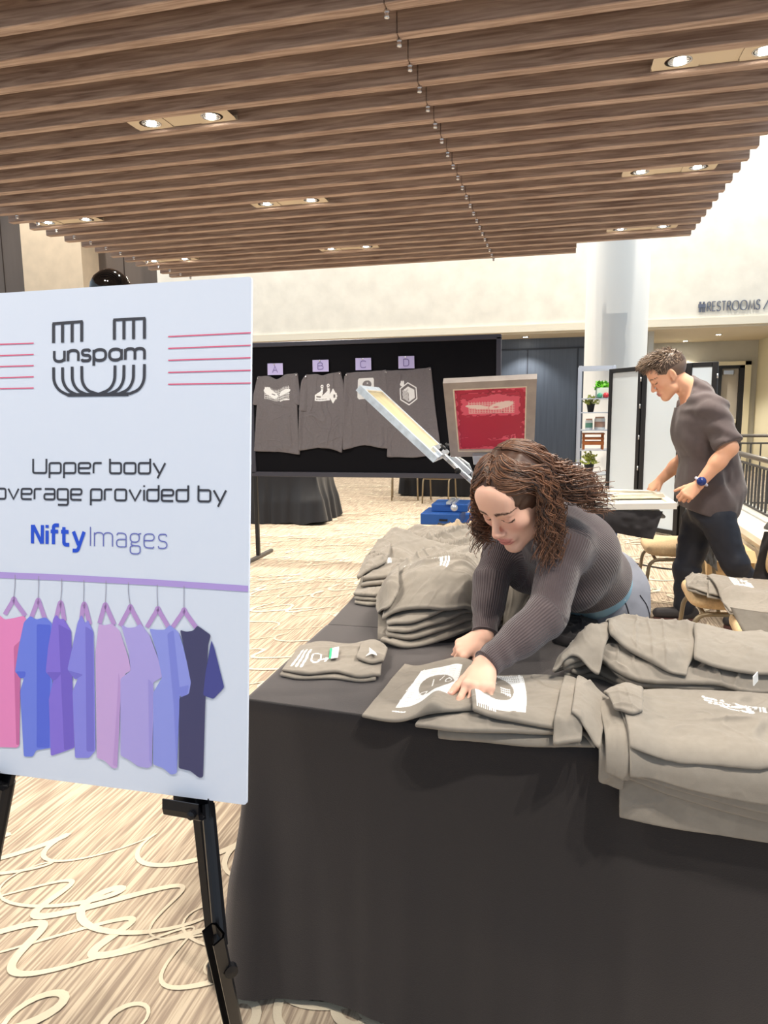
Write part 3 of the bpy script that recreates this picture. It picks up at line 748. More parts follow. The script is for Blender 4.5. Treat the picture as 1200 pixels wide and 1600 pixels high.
# tray hook on the right leg, matching one on the left
def tray_hook(P, name):
    w = MB(); f = n_b
    prof = [(-.014, .022), (-.014, 0), (-.009, -.010), (.0, -.014), (.012, -.014), (.022, -.008), (.026, .004), (.026, .022), (.023, .022), (.023, .005), (.02, -.004), (.01, -.010), (0, -.010), (-.006, -.007), (-.010, 0), (-.010, .022)]
    L = .062; vs = []
    for k in (-L, 0.012):
        for y, z in prof: vs.append(P + ex_b * k + f * y + up_b * z)
    n = len(prof); w.add(vs, [(i, (i + 1) % n, n + (i + 1) % n, n + i) for i in range(n)] + [tuple(range(n))[::-1], tuple(range(n, 2 * n))])
    w.lathe(P + ex_b * .0 + f * .026 + up_b * .002, [(.008, 0), (.008, .006), (0, .008)], 10, 0, f)
    w.build(name, M_easel, ez)
tray_hook(onb(312, 1262) - up_b * .004, 'tray_hook')
KL = onb(4, 1216); tray_hook(KL - up_b * .006, 'tray_hook')
KL2 = KL - n_b * .012 - up_b * .012
fl = ray(-75, 1700); fl = EYE + fl * (-EYE[2] / fl[2]); fl[2] = .005
w = MB(); channel(w, APEX, KL2, .030, .014, (0, -1, 0)); w.tube([KL2 + V(0, .004, 0), KL2 + (fl - KL2) * .4], .0135, 12); w.build('upper_leg', M_easel, ez)
w = MB(); q0 = KL2 + (fl - KL2) * .36; channel(w, q0, fl, .036, .020, (.55, -1, 0)); w.build('lower_leg', M_easel, ez)
rf = onz(336, 1531, .0); rf[2] = .004
w = MB(); channel(w, APEX + V(0, .03, 0), V(rf[0], rf[1] + .0, rf[2]), .026, .016, (0, 1, 0)); w.build('rear_leg', M_easel, ez)
w = MB(); w.lathe(rf - V(0, 0, .004), [(.014, 0), (.018, .01), (.018, .045), (.012, .05)], 14); w.build('rubber_foot', M_black, ez, True)
w = MB(); w.obox(APEX + V(0, .005, .01), (1, 0, 0), (0, 1, 0), (.04, .022, .03), 0, .005); w.build('hinge_block', M_easel, ez)
# ================================================================== TABLES UNDER BLACK CLOTHS
M_cloth = mat('black_tablecloth', (15, 14, 21), .72, spec=.32, sheen=.55, noise=(2.5, .12), bump=(420, .12))
def resample(P, n):
    P = np.asarray(P, float); d = np.r_[0, np.cumsum(np.linalg.norm(np.diff(P, axis=0), axis=1))]
    t = np.linspace(0, d[-1], n); return np.stack([np.interp(t, d, P[:, k]) for k in range(P.shape[1])], 1)
def spline(P, n):
    P = [np.asarray(p, float) for p in P]
    if len(P) == 2: return resample(P, n)
    Q = [2 * P[0] - P[1]] + P + [2 * P[-1] - P[-2]]; out = []
    for i in range(1, len(Q) - 2):
        for t in np.linspace(0, 1, 12, endpoint=False):
            a, b, c, d = Q[i - 1], Q[i], Q[i + 1], Q[i + 2]
            out.append(.5 * ((2 * b) + (c - a) * t + (2 * a - 5 * b + 4 * c - d) * t * t + (3 * b - a - 3 * c + d) * t ** 3))
    out.append(P[-1]); return resample(out, n)
def draped(name, corners, ztop, label, seed, zhem=.006, amp=.028, flare=.03, cornerflare=.07, group=None, freq=9.0, m=None, hemwave=.02):
    """cloth over a rectangular table: top plate plus folded skirt"""
    C4 = [np.array(c, float) for c in corners]; per = []; cornerness = []
    for i in range(4):
        a, b = C4[i], C4[(i + 1) % 4]; L = np.linalg.norm(b - a); n = max(8, int(L / .012))
        for k in range(n):
            t = k / n; per.append(a + (b - a) * t); dd = min(t, 1 - t) * L; cornerness.append(math.exp(-(dd / .075) ** 2))
    per = np.array(per); cn = np.array(cornerness); n = len(per); cen = per.mean(0)
    tang = np.roll(per, -3, 0) - np.roll(per, 3, 0); nrm = np.stack([tang[:, 1], -tang[:, 0]], 1); nrm /= np.linalg.norm(nrm, axis=1)[:, None]
    s = np.r_[0, np.cumsum(np.linalg.norm(np.diff(per, axis=0), axis=1))]
    w1 = noise2(s * freq * .5, s * 0 + seed, seed); w2 = np.sin(s * freq * 2.2 + 3 * noise2(s * 2.0, s * 0, seed + 3)); w3 = noise2(s * freq * 1.7, s * 0 + 2, seed + 7)
    hem = zhem + hemwave * (.5 + .5 * noise2(s * 5.0, s * 0 + 9, seed + 11)) + cn * .03
    vs = []; nl = 26
    for l in range(nl):
        q = l / (nl - 1)
        z = ztop - .004 - (ztop - hem) * q
        g = min(1, q * 1.6) ** 1.2
        off = .003 + g * (flare * q + amp * (.55 * w1 + .35 * w2 * np.clip(w1 + .4, .1, 1) + .25 * w3) * (.35 + .65 * q) + cornerflare * cn * q)
        off = np.maximum(off, .002 + .0 * q)
        p = per + nrm * off[:, None]; vs.append(np.c_[p, z * np.ones(n) if np.isscalar(z) else z])
    skirt = np.concatenate(vs); fs = []
    for l in range(nl - 1):
        for k in range(n):
            k2 = (k + 1) % n; fs.append((l * n + k, (l + 1) * n + k, (l + 1) * n + k2, l * n + k2))
    # top: rings to centre
    rings = [(.998, ztop), (.99, ztop), (.6, ztop), (.3, ztop)]; nb = len(skirt); tv = []
    for q, z in rings: tv.append(np.c_[cen + (per - cen) * q, np.full(n, z)])
    tv = np.concatenate(tv); allv = np.concatenate([skirt, tv, [[*cen, ztop]]])
    for k in range(n):
        k2 = (k + 1) % n; fs.append((k, k2, nb + k2, nb + k))
        for r in range(3): fs.append((nb + r * n + k, nb + r * n + k2, nb + (r + 1) * n + k2, nb + (r + 1) * n + k))
        fs.append((nb + 3 * n + k, nb + 3 * n + k2, len(allv) - 1, len(allv) - 1))
    fs = [f if f[2] != f[3] else f[:3] for f in fs]
    o = link_mesh(name, allv, fs, m or M_cloth, None, True, None, (cen[0], cen[1], 0))
    return tag(o, label, 'tablecloth', group)
TZ = .752
draped('tablecloth', [(-.695, 2.06), (-.70, 1.468), (1.25, 1.273), (1.25, 2.05)], TZ, 'black cloth draped to the floor over the front table, nearest the camera', 3, amp=.030, cornerflare=.07, hemwave=.03)
draped('tablecloth', [(-.76, 3.78), (-.692, 2.064), (-.085, 2.064), (-.11, 3.78)], TZ - .001, 'black cloth on the table running back from the front table, under the shirt heaps', 5, amp=.02, flare=.015, cornerflare=.03)

# ================================================================== SHIRTS AS LAYERED CLOTH
M_shirt = mat('grey_cotton', (142, 135, 126), .95, spec=.15, sheen=.15, noise=(60, .05), bump=(900, .12), attr='print')
M_shirtlt = mat('washed_grey_cotton', (172, 154, 130), .95, spec=.15, sheen=.15, noise=(60, .05), bump=(900, .12), attr='print')
M_shirtdk = mat('charcoal_cotton', (44, 42, 44), .95, spec=.15, sheen=.1, noise=(60, .05), bump=(900, .12), attr='print')
class Pile:
    def __init__(s, x0, x1, y0, y1, z0, cell=.007):
        s.x0, s.y0, s.c = x0, y0, cell; s.n = (int((x1 - x0) / cell), int((y1 - y0) / cell)); s.H = np.full(s.n, z0, float); s.B = s.H.copy()
    def _blur(s, A, k):
        for ax in (0, 1):
            P = np.pad(A, [(k, k) if a == ax else (0, 0) for a in (0, 1)], mode='edge'); c = np.cumsum(P, ax)
            c = np.concatenate([np.zeros_like(np.take(c, [0], ax)), c], ax); m = 2 * k + 1
            A = (np.take(c, range(m, c.shape[ax]), ax) - np.take(c, range(0, c.shape[ax] - m), ax)) / m
        return A
    def refresh(s, soft=3):
        D = s.H.copy()
        for dx in (-2, -1, 0, 1, 2):
            for dy in (-2, -1, 0, 1, 2): D = np.maximum(D, np.roll(np.roll(s.H, dx, 0), dy, 1))
        B = s._blur(s._blur(D, soft), soft); s.B = np.maximum(s.H, B)
    def base(s, x, y):
        fx = np.clip((x - s.x0) / s.c, 0, s.n[0] - 1.001); fy = np.clip((y - s.y0) / s.c, 0, s.n[1] - 1.001)
        i, j = fx.astype(int), fy.astype(int); a, b = fx - i, fy - j; B = s.B
        return B[i, j] * (1 - a) * (1 - b) + B[i + 1, j] * a * (1 - b) + B[i, j + 1] * (1 - a) * b + B[i + 1, j + 1] * a * b
    def put(s, x, y, z):
        i = np.clip(((x - s.x0) / s.c).astype(int), 0, s.n[0] - 1); j = np.clip(((y - s.y0) / s.c).astype(int), 0, s.n[1] - 1)
        np.maximum.at(s.H, (i, j), z)
def fedge(x): return 1.468 - .10 * (x + .70)
def over_edge(x, y, z, R=.016):
    s = fedge(x) - y; t = z - TZ; th = np.clip(s / R, 0, PI / 2); ext = np.maximum(0, s - R * PI / 2)
    Y = np.where(s > 0, fedge(x) - (R + t) * np.sin(th), y); Z = np.where(s > 0, TZ - R + (R + t) * np.cos(th) - ext, z)
    Y = Y - np.where(ext > 0, .02 * np.minimum(ext * 4, 1), 0)
    return x, Y, Z
class Garment:
    """collects cloth patches into one mesh"""
    def __init__(s): s.v = []; s.f = []; s.ink = []; s.n = 0
    def patch(s, pile, near, far, t=.008, seed=0, wr=.004, ang=0.0, ink=None, nu=90, nv=60, left=None, right=None, jit=0.0, bend=None, lift=0.0, scale=1.0, hump=None, soft=3):
        rr = random.Random(seed)
        N = spline(near, nu)[:, :2]; Fr = spline(far, nu)[:, :2]
        v = np.linspace(0, 1, nv)[None, :, None]; u = np.linspace(0, 1, nu)[:, None, None]
        P = (1 - v) * N[:, None, :] + v * Fr[:, None, :]
        if left is not None:
            Lc = spline([N[0]] + [np.asarray(p)[:2] for p in left] + [Fr[0]], nv); P = P + (1 - u) ** 2 * (Lc - ((1 - v[0]) * N[0] + v[0] * Fr[0]))[None]
        if right is not None:
            Rc = spline([N[-1]] + [np.asarray(p)[:2] for p in right] + [Fr[-1]], nv); P = P + u ** 2 * (Rc - ((1 - v[0]) * N[-1] + v[0] * Fr[-1]))[None]
        x, y = P[..., 0], P[..., 1]
        if jit:
            x = x + noise2(x * 9, y * 9, seed + 21) * jit; y = y + noise2(x * 9 + 5, y * 9, seed + 22) * jit
        pile.refresh(soft); b = pile.base(x, y)
        cr = creases(x * scale, y * scale, seed, ang)
        U, W = np.broadcast_arrays(u[..., 0], v[..., 0]); Lu = np.linalg.norm(N[-1] - N[0]) + 1e-6; Lv = np.linalg.norm(Fr[nu // 2] - N[nu // 2]) + 1e-6
        de = np.minimum(np.minimum(U, 1 - U) * Lu, np.minimum(W, 1 - W) * Lv)
        fade = .35 + .65 * np.clip(de / .03, 0, 1)
        z = b + t + 1.9 * wr * (cr + .3) * fade + lift
        if hump is not None: z = z + hump(U, W)
        ik = np.zeros_like(z) if ink is None else ink(U, W)
        # rim
        bd = np.concatenate([np.stack([np.arange(nu), np.zeros(nu, int)], 1), np.stack([np.full(nv - 2, nu - 1), np.arange(1, nv - 1)], 1), np.stack([np.arange(nu)[::-1], np.full(nu, nv - 1)], 1), np.stack([np.zeros(nv - 2, int), np.arange(1, nv - 1)[::-1]], 1)])
        bp = np.stack([x[bd[:, 0], bd[:, 1]], y[bd[:, 0], bd[:, 1]]], 1); tg = np.roll(bp, -1, 0) - np.roll(bp, 1, 0)
        nr = np.stack([tg[:, 1], -tg[:, 0]], 1); nr /= np.linalg.norm(nr, axis=1)[:, None] + 1e-9
        for _ in range(2): nr = nr + np.roll(nr, 1, 0) + np.roll(nr, -1, 0); nr /= np.linalg.norm(nr, axis=1)[:, None] + 1e-9
        area = np.sum(bp[:, 0] * np.roll(bp[:, 1], -1) - np.roll(bp[:, 0], -1) * bp[:, 1])
        if area < 0: nr = -nr
        zt = z[bd[:, 0], bd[:, 1]]; zb = np.minimum(b[bd[:, 0], bd[:, 1]] + .0008 + lift, zt - .002); hh = (zt - zb) / 2
        rings = []
        for k in range(1, 6):
            a = k * PI / 5; o = np.minimum(hh, .009) * math.sin(a)
            rings.append(np.stack([bp[:, 0] + nr[:, 0] * o, bp[:, 1] + nr[:, 1] * o, zb + hh + hh * math.cos(a)], 1))
        grid = np.stack([x, y, z], -1).reshape(-1, 3); ring = np.concatenate(rings); allv = np.concatenate([grid, ring])
        pile.put(allv[:, 0], allv[:, 1], allv[:, 2])
        if bend is not None: allv = np.stack(bend(allv[:, 0], allv[:, 1], allv[:, 2]), 1)
        i, j = np.meshgrid(np.arange(nu - 1), np.arange(nv - 1), indexing='ij'); q = (i * nv + j).ravel()
        F1 = np.stack([q, q + nv, q + nv + 1, q + 1], 1)
        gi = bd[:, 0] * nv + bd[:, 1]; nb = len(bd); prev = gi; Fs = [F1]
        for k in range(5):
            cur = nu * nv + k * nb + np.arange(nb); Fs.append(np.stack([prev, np.roll(prev, -1), np.roll(cur, -1), cur], 1)[:, ::-1]); prev = cur
        F = np.concatenate(Fs)
        if area < 0: F = F[:, ::-1]
        s.v.append(allv); s.f.append(F + s.n); s.n += len(allv); s.ink.append(np.concatenate([ik.ravel(), np.zeros(len(ring))]))
        s.last = (x, y, z)
        return s
    def build(s, name, label, cat='shirt', group=None, m=None):
        v = np.concatenate(s.v); c = v.mean(0)
        o = link_mesh(name, v, np.concatenate(s.f), m or M_shirt, None, True, None, (c[0], c[1], v[:, 2].min()), np.concatenate(s.ink))
        return tag(o, label, cat, group)
def pz(pts, z): return [onz(x, y, z) for x, y in pts]
# ---- printed ink masks
def seg(U, W, a, b, w):
    a = np.array(a, float); b = np.array(b, float); ab = b - a; h = np.clip(((U - a[0]) * ab[0] + (W - a[1]) * ab[1]) / (ab @ ab), 0, 1)
    return (np.hypot(U - a[0] - h * ab[0], W - a[1] - h * ab[1]) < w).astype(float)
def bars(U, W, x0, x1, y0, y1, n, fill=.5, vert=True):
    k = (U - x0) / (x1 - x0) if vert else (W - y0) / (y1 - y0)
    return ((U > x0) & (U < x1) & (W > y0) & (W < y1) & ((k * n) % 1 < fill)).astype(float)
def inbox(U, W, x0, x1, y0, y1): return ((U > x0) & (U < x1) & (W > y0) & (W < y1)).astype(float)
def ovl(U, W, cx, cy, rx, ry): return np.hypot((U - cx) / rx, (W - cy) / ry)
def text_mask(U, W, x0, x1, y0, y1, rows, seed):
    k = (W - y0) / (y1 - y0) * rows; r = np.floor(k); n = noise2((U - x0) / (x1 - x0) * 34, r * 7.7, seed)
    return inbox(U, W, x0, x1, y0, y1) * (k % 1 < .62) * (n > -.18)

PT = Pile(-1.0, 1.35, 1.0, 4.1, TZ)
# folded shirt with a size sticker, on its own at the left front
g = Garment(); z0 = .768
g.patch(PT, pz([(440, 1054), (470, 1059), (520, 1058), (560, 1063), (585, 1061)], z0 - .01), pz([(470, 1014), (500, 1008), (548, 1009), (583, 1003)], z0 - .01), .009, 31, .002, .3, nu=70, nv=44)
def ink1(U, W):
    m = np.zeros_like(U)
    for k in range(3): m = np.maximum(m, seg(U, W, (.07 + .055 * k, .10), (.10 + .055 * k, .62 - .03 * k), .014))
    r = ovl(U, W, .30, .34, .055, .13); m = np.maximum(m, ((r < 1) & (r > .72)) * 1.0); m = np.maximum(m, seg(U, W, (.33, .30), (.42, .34), .012)); m = np.maximum(m, seg(U, W, (.42, .34), (.40, .26), .01))
    return m
g.patch(PT, pz([(443, 1047), (480, 1052), (525, 1049), (560, 1056), (592, 1052)], z0), pz([(471, 1010), (503, 1002), (545, 1007), (578, 1000), (597, 1002)], z0), .009, 32, .0035, .3, ink=ink1, nu=130, nv=80)
g.patch(PT, pz([(560, 1032), (580, 1036), (597, 1030)], z0 + .01), pz([(566, 1010), (584, 1001), (603, 1009)], z0 + .01), .010, 33, .003, 1.2, nu=40, nv=30)
fold1 = g.build('folded_shirt', 'folded grey shirt with a green edged size sticker, alone at the left table front', 'shirt')
def on_top(pile, px, py, z):
    p = onz(px, py, z)
    for _ in range(3): p = onz(px, py, float(pile.base(np.array([p[0]]), np.array([p[1]]))[0]) + .001)
    return p
PT.refresh(1)
w = MB(); q = [on_top(PT, *p, z0 + .012) for p in ((519, 1014), (530, 1012), (528, 1029), (517, 1031))]; w.add([p + V(0, 0, .003) for p in q], [(0, 3, 2, 1)]); w.build('size_sticker', mat('sticker_white', (238, 238, 236), .5), fold1)
w = MB(); q = [on_top(PT, *p, z0 + .012) for p in ((515.5, 1015), (519.5, 1014), (517.5, 1030.5), (514, 1031))]; w.add([p + V(0, 0, .0031) for p in q], [(0, 3, 2, 1)]); w.build('sticker_edge', mat('sticker_green', (48, 186, 132), .5), fold1)
w = MB(); q = [on_top(PT, *p, z0 + .022) for p in ((577, 1013), (588, 1022), (589, 1026), (581, 1023), (571, 1027), (577, 1021))]; w.add([p + V(0, 0, .003) for p in q], [(5, 4, 3, 2, 1, 0)]); w.build('neck_tag', MATS['sticker_white'], fold1)

# shirt being folded under the woman's hand: lower shirt, then the top one with the portrait print
g = Garment(); z0 = .766
g.patch(PT, pz([(688, 1134), (740, 1140), (830, 1151), (895, 1157), (926, 1160)], .762), pz([(700, 1090), (800, 1085), (880, 1085), (950, 1105)], .76), .010, 41, .003, 0, nu=110, nv=60, bend=over_edge)
g.patch(PT, pz([(905, 1148), (928, 1158)], .768), pz([(925, 1085), (950, 1108)], .768), .009, 42, .004, 1.2, nu=30, nv=60, bend=over_edge)
g.build('folded_shirt', 'grey shirt lying under the one being folded, edge showing at the table front', 'shirt')
def halftone(U, W, x0, x1, y0, y1, nx, ny, fill):
    a = ((U - x0) / (x1 - x0) * nx) % 1 - .5; b = ((W - y0) / (y1 - y0) * ny) % 1 - .5
    return inbox(U, W, x0, x1, y0, y1) * (np.hypot(a, b) < fill)
def ink2(U, W):
    x0, x1, y0, y1 = .24, .74, .16, .86
    m = halftone(U, W, x0, x1, y0, y1, 30, 18, .62)
    r = ovl(U + .12 * (W - .5), W - .05 * np.sin(U * 9), .53, .52, .19, .23); m = np.where(r < 1, 0, m); m = np.maximum(m, ((r < 1.06) & (r > .96)) * 1.0)
    r = ovl(U, W, .44, .32, .05, .06); m = np.maximum(m, ((r < 1) & (r > .7)) * 1.0); m = np.maximum(m, seg(U, W, (.47, .62), (.49, .48), .006)); m = np.maximum(m, seg(U, W, (.54, .6), (.58, .66), .006))
    r = ovl(U, W, .64, .58, .035, .05); m = np.maximum(m, ((r < 1) & (r > .65)) * 1.0)
    m = np.maximum(m, seg(U, W, (.23, .45), (.27, .88), .005)); m = np.maximum(m, seg(U, W, (.24, .10), (.36, .07), .008)); m = np.maximum(m, seg(U, W, (.83, .12), (.87, .9), .006))
    return m
g = Garment()
g.patch(PT, pz([(652, 1131), (700, 1142), (770, 1147), (850, 1153), (905, 1154)], z0 - .004), pz([(690, 1085), (740, 1070), (800, 1065), (860, 1062), (905, 1068)], z0 - .004), .011, 48, .003, .1, nu=110, nv=60)
def hump2(U, W): return .020 * np.exp(-((U - .62) / .10) ** 2 - (W / .28) ** 2) + .012 * np.exp(-((U - .99) / .08) ** 2 - ((W - .2) / .4) ** 2)
g.patch(PT, pz([(568, 1112), (600, 1118), (640, 1122), (690, 1124), (722, 1125), (745, 1124)], z0), pz([(633, 1034), (655, 1036), (690, 1028), (720, 1023), (748, 1036)], z0), .008, 43, .0022, .2, ink=ink2, nu=190, nv=130, hump=hump2)
def ink3(U, W):
    x0, x1, y0, y1 = .02, .50, .06, .94
    m = inbox(U, W, x0, x1, y0, y1) * (1 - halftone(U, W, x0, x1, y0, y1, 26, 18, .26) * (W > .7))
    r = ovl(U, W, .20, .52, .20, .26); m = np.where(r < 1, 0, m)
    for a, b in (((.20, .50), (.17, .40)), ((.215, .52), (.20, .42)), ((.14, .62), (.24, .60))): m = np.maximum(m, seg(U, W, a, b, .010))
    m = np.maximum(m, halftone(U, W, .28, .37, .40, .56, 5, 4, .4)); m = np.maximum(m, seg(U, W, (.485, .10), (.475, .98), .008)); m = np.maximum(m, bars(U, W, .02, .22, .02, .06, 24))
    return m
g.patch(PT, pz([(742, 1124), (775, 1130), (850, 1141), (905, 1147)], z0 + .012), pz([(733, 1052), (765, 1046), (800, 1051), (860, 1054), (905, 1064)], z0 + .012), .010, 44, .0028, .1, ink=ink3, nu=170, nv=130, right=pz([(922, 1110)], z0 + .01))
g.patch(PT, pz([(868, 1150), (905, 1150)], z0 + .02), pz([(884, 1056), (918, 1066)], z0 + .02), .008, 46, .004, 1.4, nu=30, nv=70)
g.patch(PT, pz([(895, 1140), (935, 1158)], z0 + .016), pz([(905, 1062), (950, 1085)], z0 + .016), .008, 47, .005, 1.2, nu=40, nv=60)
g.build('folded_shirt', 'grey shirt with a white portrait print, being folded under the woman\'s hand', 'shirt')

# stack at the right, behind
def stack_rear():
    labs = ['grey shirt at the bottom of the rumpled right rear stack', 'grey shirt second from the bottom of the rumpled right rear stack', 'grey shirt second from the top of the rumpled right rear stack', 'rumpled grey shirt on top of the right rear stack, sleeve toward the woman']
    for i in range(4):
        g = Garment(); dx = [0, 8, -3, 2][i]; z = .775 + i * .012; q = i * 5.0
        near = [(886 + dx, 1056 - q), (930, 1046 - q), (985, 1066 - q), (1050, 1072 - q), (1120, 1074 - q), (1240, 1078 - q)]
        far = [(905 + dx, 1030), (955, 996 - q), (1020, 992 - q * .4), (1090, 994 - q * .4), (1150, 1003), (1240, 1010)]
        g.patch(PT, pz(near, z), pz(far, z), .013, 60 + i, .004 if i < 3 else .0095, .5, nu=150, nv=80, jit=.012)
        if i in (1, 3): g.patch(PT, pz([(866 + i, 1046), (900, 1036 + i), (935, 1046)], z), pz([(905, 1012), (935, 1006), (962, 1012)], z), .009, 70 + i, .005, .9, nu=60, nv=40, jit=.006)
        if i == 3:
            g.patch(PT, pz([(958, 1030), (1000, 1040), (1040, 1052), (1075, 1056)], z), pz([(952, 990), (1000, 988), (1050, 990), (1085, 1002)], z), .010, 75, .010, .7, nu=90, nv=60, jit=.008)
        o = g.build('folded_shirt', labs[i], 'shirt', 'shirts of the right rear stack')
    return o
top = stack_rear()
PT.refresh(1)
w = MB(); p = on_top(PT, 1178, 1060, .80); w.obox(p + V(0, -.012, .004), (.5, 1, 0), (0, .2, 1), (.018, .010, .001)); w.build('care_tag', MATS['sticker_white'], top)
g = Garment(); z = .825
g.patch(PT, pz([(1085, 1040), (1130, 1046), (1180, 1050), (1250, 1052)], z), pz([(1088, 1003), (1140, 1003), (1190, 1002), (1250, 1008)], z), .012, 81, .0035, .1, nu=90, nv=50, jit=.004)
g.build('folded_shirt', 'neatly folded grey shirt at the right edge, on top of the right rear stack', 'shirt')

# big stack at the right front, hanging over the table edge
labs = ['grey shirt hanging lowest over the table front at the right', 'grey shirt second from the bottom of the right front stack, sleeve hanging over the edge', 'grey shirt in the middle of the right front stack', 'grey shirt second from the top of the right front stack', 'grey shirt with a small white chest print on top of the right front stack']
def ink4(U, W):
    s = U * .30; k = W - (.74 - (U - .46) * .9); m = text_mask(U, k, .46, .70, .0, .16, 3, 5)
    r = ovl(U, k, .56, -.04, .06, .05); m = np.maximum(m, ((r < 1) & (r > .6)) * 1.0); return m
PFR = Pile(-.1, 1.35, 1.0, 2.1, TZ)
for i in range(5):
    g = Garment(); z = TZ + .008 + i * .006
    d0 = [.130, .045, .034, .024, .008][i]; d1 = [.135, .10, .075, .05, .012][i]; x0 = [.135, .120, .138, .146, .15][i]
    P0 = [onz(945 + 4 * i, 1090, z), onz(1010, 1080, z), onz(1100, 1082, z), onz(1250, 1090, z)]
    ny = lambda x: fedge(x) - d0 - (d1 - d0) * min(1, max(0, (x - .15) / .25))
    near = [V(x0, ny(x0), 0), V(.24, ny(.24) - .006 * (i % 2), 0), V(.36, ny(.36) + .004, 0), V(.60, ny(.6), 0)]
    far = [V(p[0] + .006 * math.sin(i * 2), p[1], 0) for p in P0]
    g.patch(PFR, near, far, .0062, 90 + i, .0016 if i < 4 else .005, .15, ink=ink4 if i == 4 else None, nu=150, nv=120, jit=.004, bend=over_edge, soft=2)
    if i in (1, 2, 4):
        xs = [0, .098, .108, 0, .118][i]; dd = [0, .060, .03, 0, .0][i]
        a, b2 = fedge(xs) - dd, onz(960, 1110, z)[1]
        if i < 4: g.patch(PFR, [V(xs, a, 0), V(xs + .035, a - .01, 0)], [V(xs - .005, b2, 0), V(xs + .055, b2 + .01, 0)], .009, 100 + i, .004, 1.3, nu=24, nv=70, bend=over_edge)
        else: g.patch(PFR, pz([(962, 1130), (985, 1140), (1000, 1136)], z), pz([(946, 1090), (972, 1083), (1000, 1090)], z), .009, 104, .006, .8, nu=44, nv=50, bend=over_edge)
    g.build('folded_shirt', labs[i], 'shirt', 'shirts of the right front stack')

# heaps on the table running back
def heap(items):
    for (near, far, z, t, lay, seed, wr, ang, ink, lab, m, extra) in items:
        g = Garment()
        for l in range(lay):
            dy = (lay - 1 - l) * 2.2; last = l == lay - 1
            g.patch(PT, pz([(x + (l % 2) * 2, y + dy) for x, y in near], z), pz(far, z), t, seed + l, wr * 1.35 if last else wr * .5, ang, ink=ink if last else None, nu=110, nv=64, jit=.010 if not last else .006, soft=4)
        for (n2, f2, dz) in extra: g.patch(PT, pz(n2, z + dz), pz(f2, z + dz), t, seed + 9, wr, ang + 1, nu=50, nv=40, jit=.005)
        g.build('folded_shirt' if lay > 1 else 'rumpled_shirt', lab, 'shirt', 'shirts heaped on the back table', m)
def ink5(U, W):
    m = np.zeros_like(U)
    for k in range(3): m = np.maximum(m, seg(U, W, (.60 + .035 * k, .40), (.625 + .035 * k, .62), .010))
    m = np.maximum(m, text_mask(U, W, .48, .60, .50, .62, 2, 8)); m = np.maximum(m, seg(U, W, (.12, .55), (.17, .60), .01)); m = np.maximum(m, seg(U, W, (.17, .6), (.20, .52), .008))
    return m
def ink6(U, W):
    m = np.zeros_like(U)
    for k in range(4): m = np.maximum(m, seg(U, W, (.60 + .04 * k, .22), (.615 + .04 * k, .60), .011))
    r = ovl(U, W, .52, .42, .05, .16); m = np.maximum(m, ((r < 1) & (r > .5)) * 1.0); m = np.maximum(m, seg(U, W, (.16, .36), (.22, .30), .014)); m = np.maximum(m, seg(U, W, (.16, .36), (.14, .46), .010))
    return m
heap([
 ([(646, 838), (690, 838), (740, 842), (790, 846)], [(668, 824), (700, 818), (750, 820), (790, 824)], .775, .014, 1, 120, .010, .3, None, 'charcoal shirt at the far end of the back table heap', M_shirtdk, []),
 ([(646, 846), (690, 856), (740, 862), (800, 866)], [(655, 838), (690, 831), (740, 832), (800, 836)], .785, .011, 2, 124, .012, .4, None, 'pale washed shirt on the far part of the back table heap', M_shirtlt, []),
 ([(595, 880), (640, 876), (700, 872), (760, 880)], [(616, 852), (650, 842), (690, 845), (760, 854)], .79, .012, 3, 130, .011, .5, None, 'rumpled grey shirt in the middle of the back heap, before the pale one', None, [([(600, 884), (625, 880)], [(612, 862), (640, 856)], 0)]),
 ([(556, 935), (580, 938), (610, 936)], [(570, 900), (600, 896), (640, 892)], .765, .011, 3, 136, .004, .5, None, 'folded grey shirt at the left corner of the back table, lowest there', None, []),
 ([(566, 916), (620, 910), (680, 906), (760, 906)], [(578, 876), (630, 868), (690, 872), (760, 878)], .79, .012, 2, 140, .009, .2, ink6, 'grey shirt with four white bars at the left of the back heap', None, [([(562, 912), (584, 906), (600, 898)], [(574, 884), (596, 876), (612, 880)], .01)]),
 ([(690, 945), (720, 950), (770, 955), (826, 950)], [(690, 885), (730, 882), (780, 886), (830, 905)], .80, .014, 3, 146, .010, 1.0, None, 'grey shirt beside the woman\'s right arm on the back table', None, []),
 ([(668, 993), (700, 996), (735, 990), (748, 980)], [(660, 960), (700, 956), (740, 952), (752, 950)], .765, .010, 2, 149, .004, .1, None, 'charcoal shirt in the stack nearest the front table, dark edges showing', M_shirtdk, []),
 ([(603, 987), (640, 990), (690, 985), (738, 975)], [(606, 935), (640, 915), (690, 915), (742, 930)], .785, .012, 4, 150, .005, .2, None, 'folded grey shirt under the top one of the stack nearest the front table', None, []),
])
g = Garment(); z = .825
g.patch(PT, pz([(600, 962), (632, 962), (690, 966), (738, 960)], z), pz([(628, 893), (650, 890), (690, 905), (745, 920)], z), .011, 160, .008, .35, ink=ink5, nu=140, nv=90)
g.patch(PT, pz([(592, 956), (606, 962), (620, 956)], z), pz([(590, 920), (606, 914), (622, 918)], z), .010, 161, .006, 1.1, nu=44, nv=44)
def hang_sleeve(x, y, zz): return x, y, zz
near = pz([(590, 996), (612, 999), (640, 999), (666, 996)], .762); far = pz([(592, 948), (615, 944), (650, 946), (676, 952)], .825)
n = 60; N_ = spline(near, n); F_ = spline(far, n); vv = np.linspace(0, 1, 50)[None, :, None]
Pp = (1 - vv) * N_[:, None] + vv * F_[:, None]; Pp[..., 2] += .010 * np.sin(PI * np.clip(vv[..., 0], 0, 1)) + .007 * creases(Pp[..., 0], Pp[..., 1], 171, .4); Pp[:, 0, 2] = .757
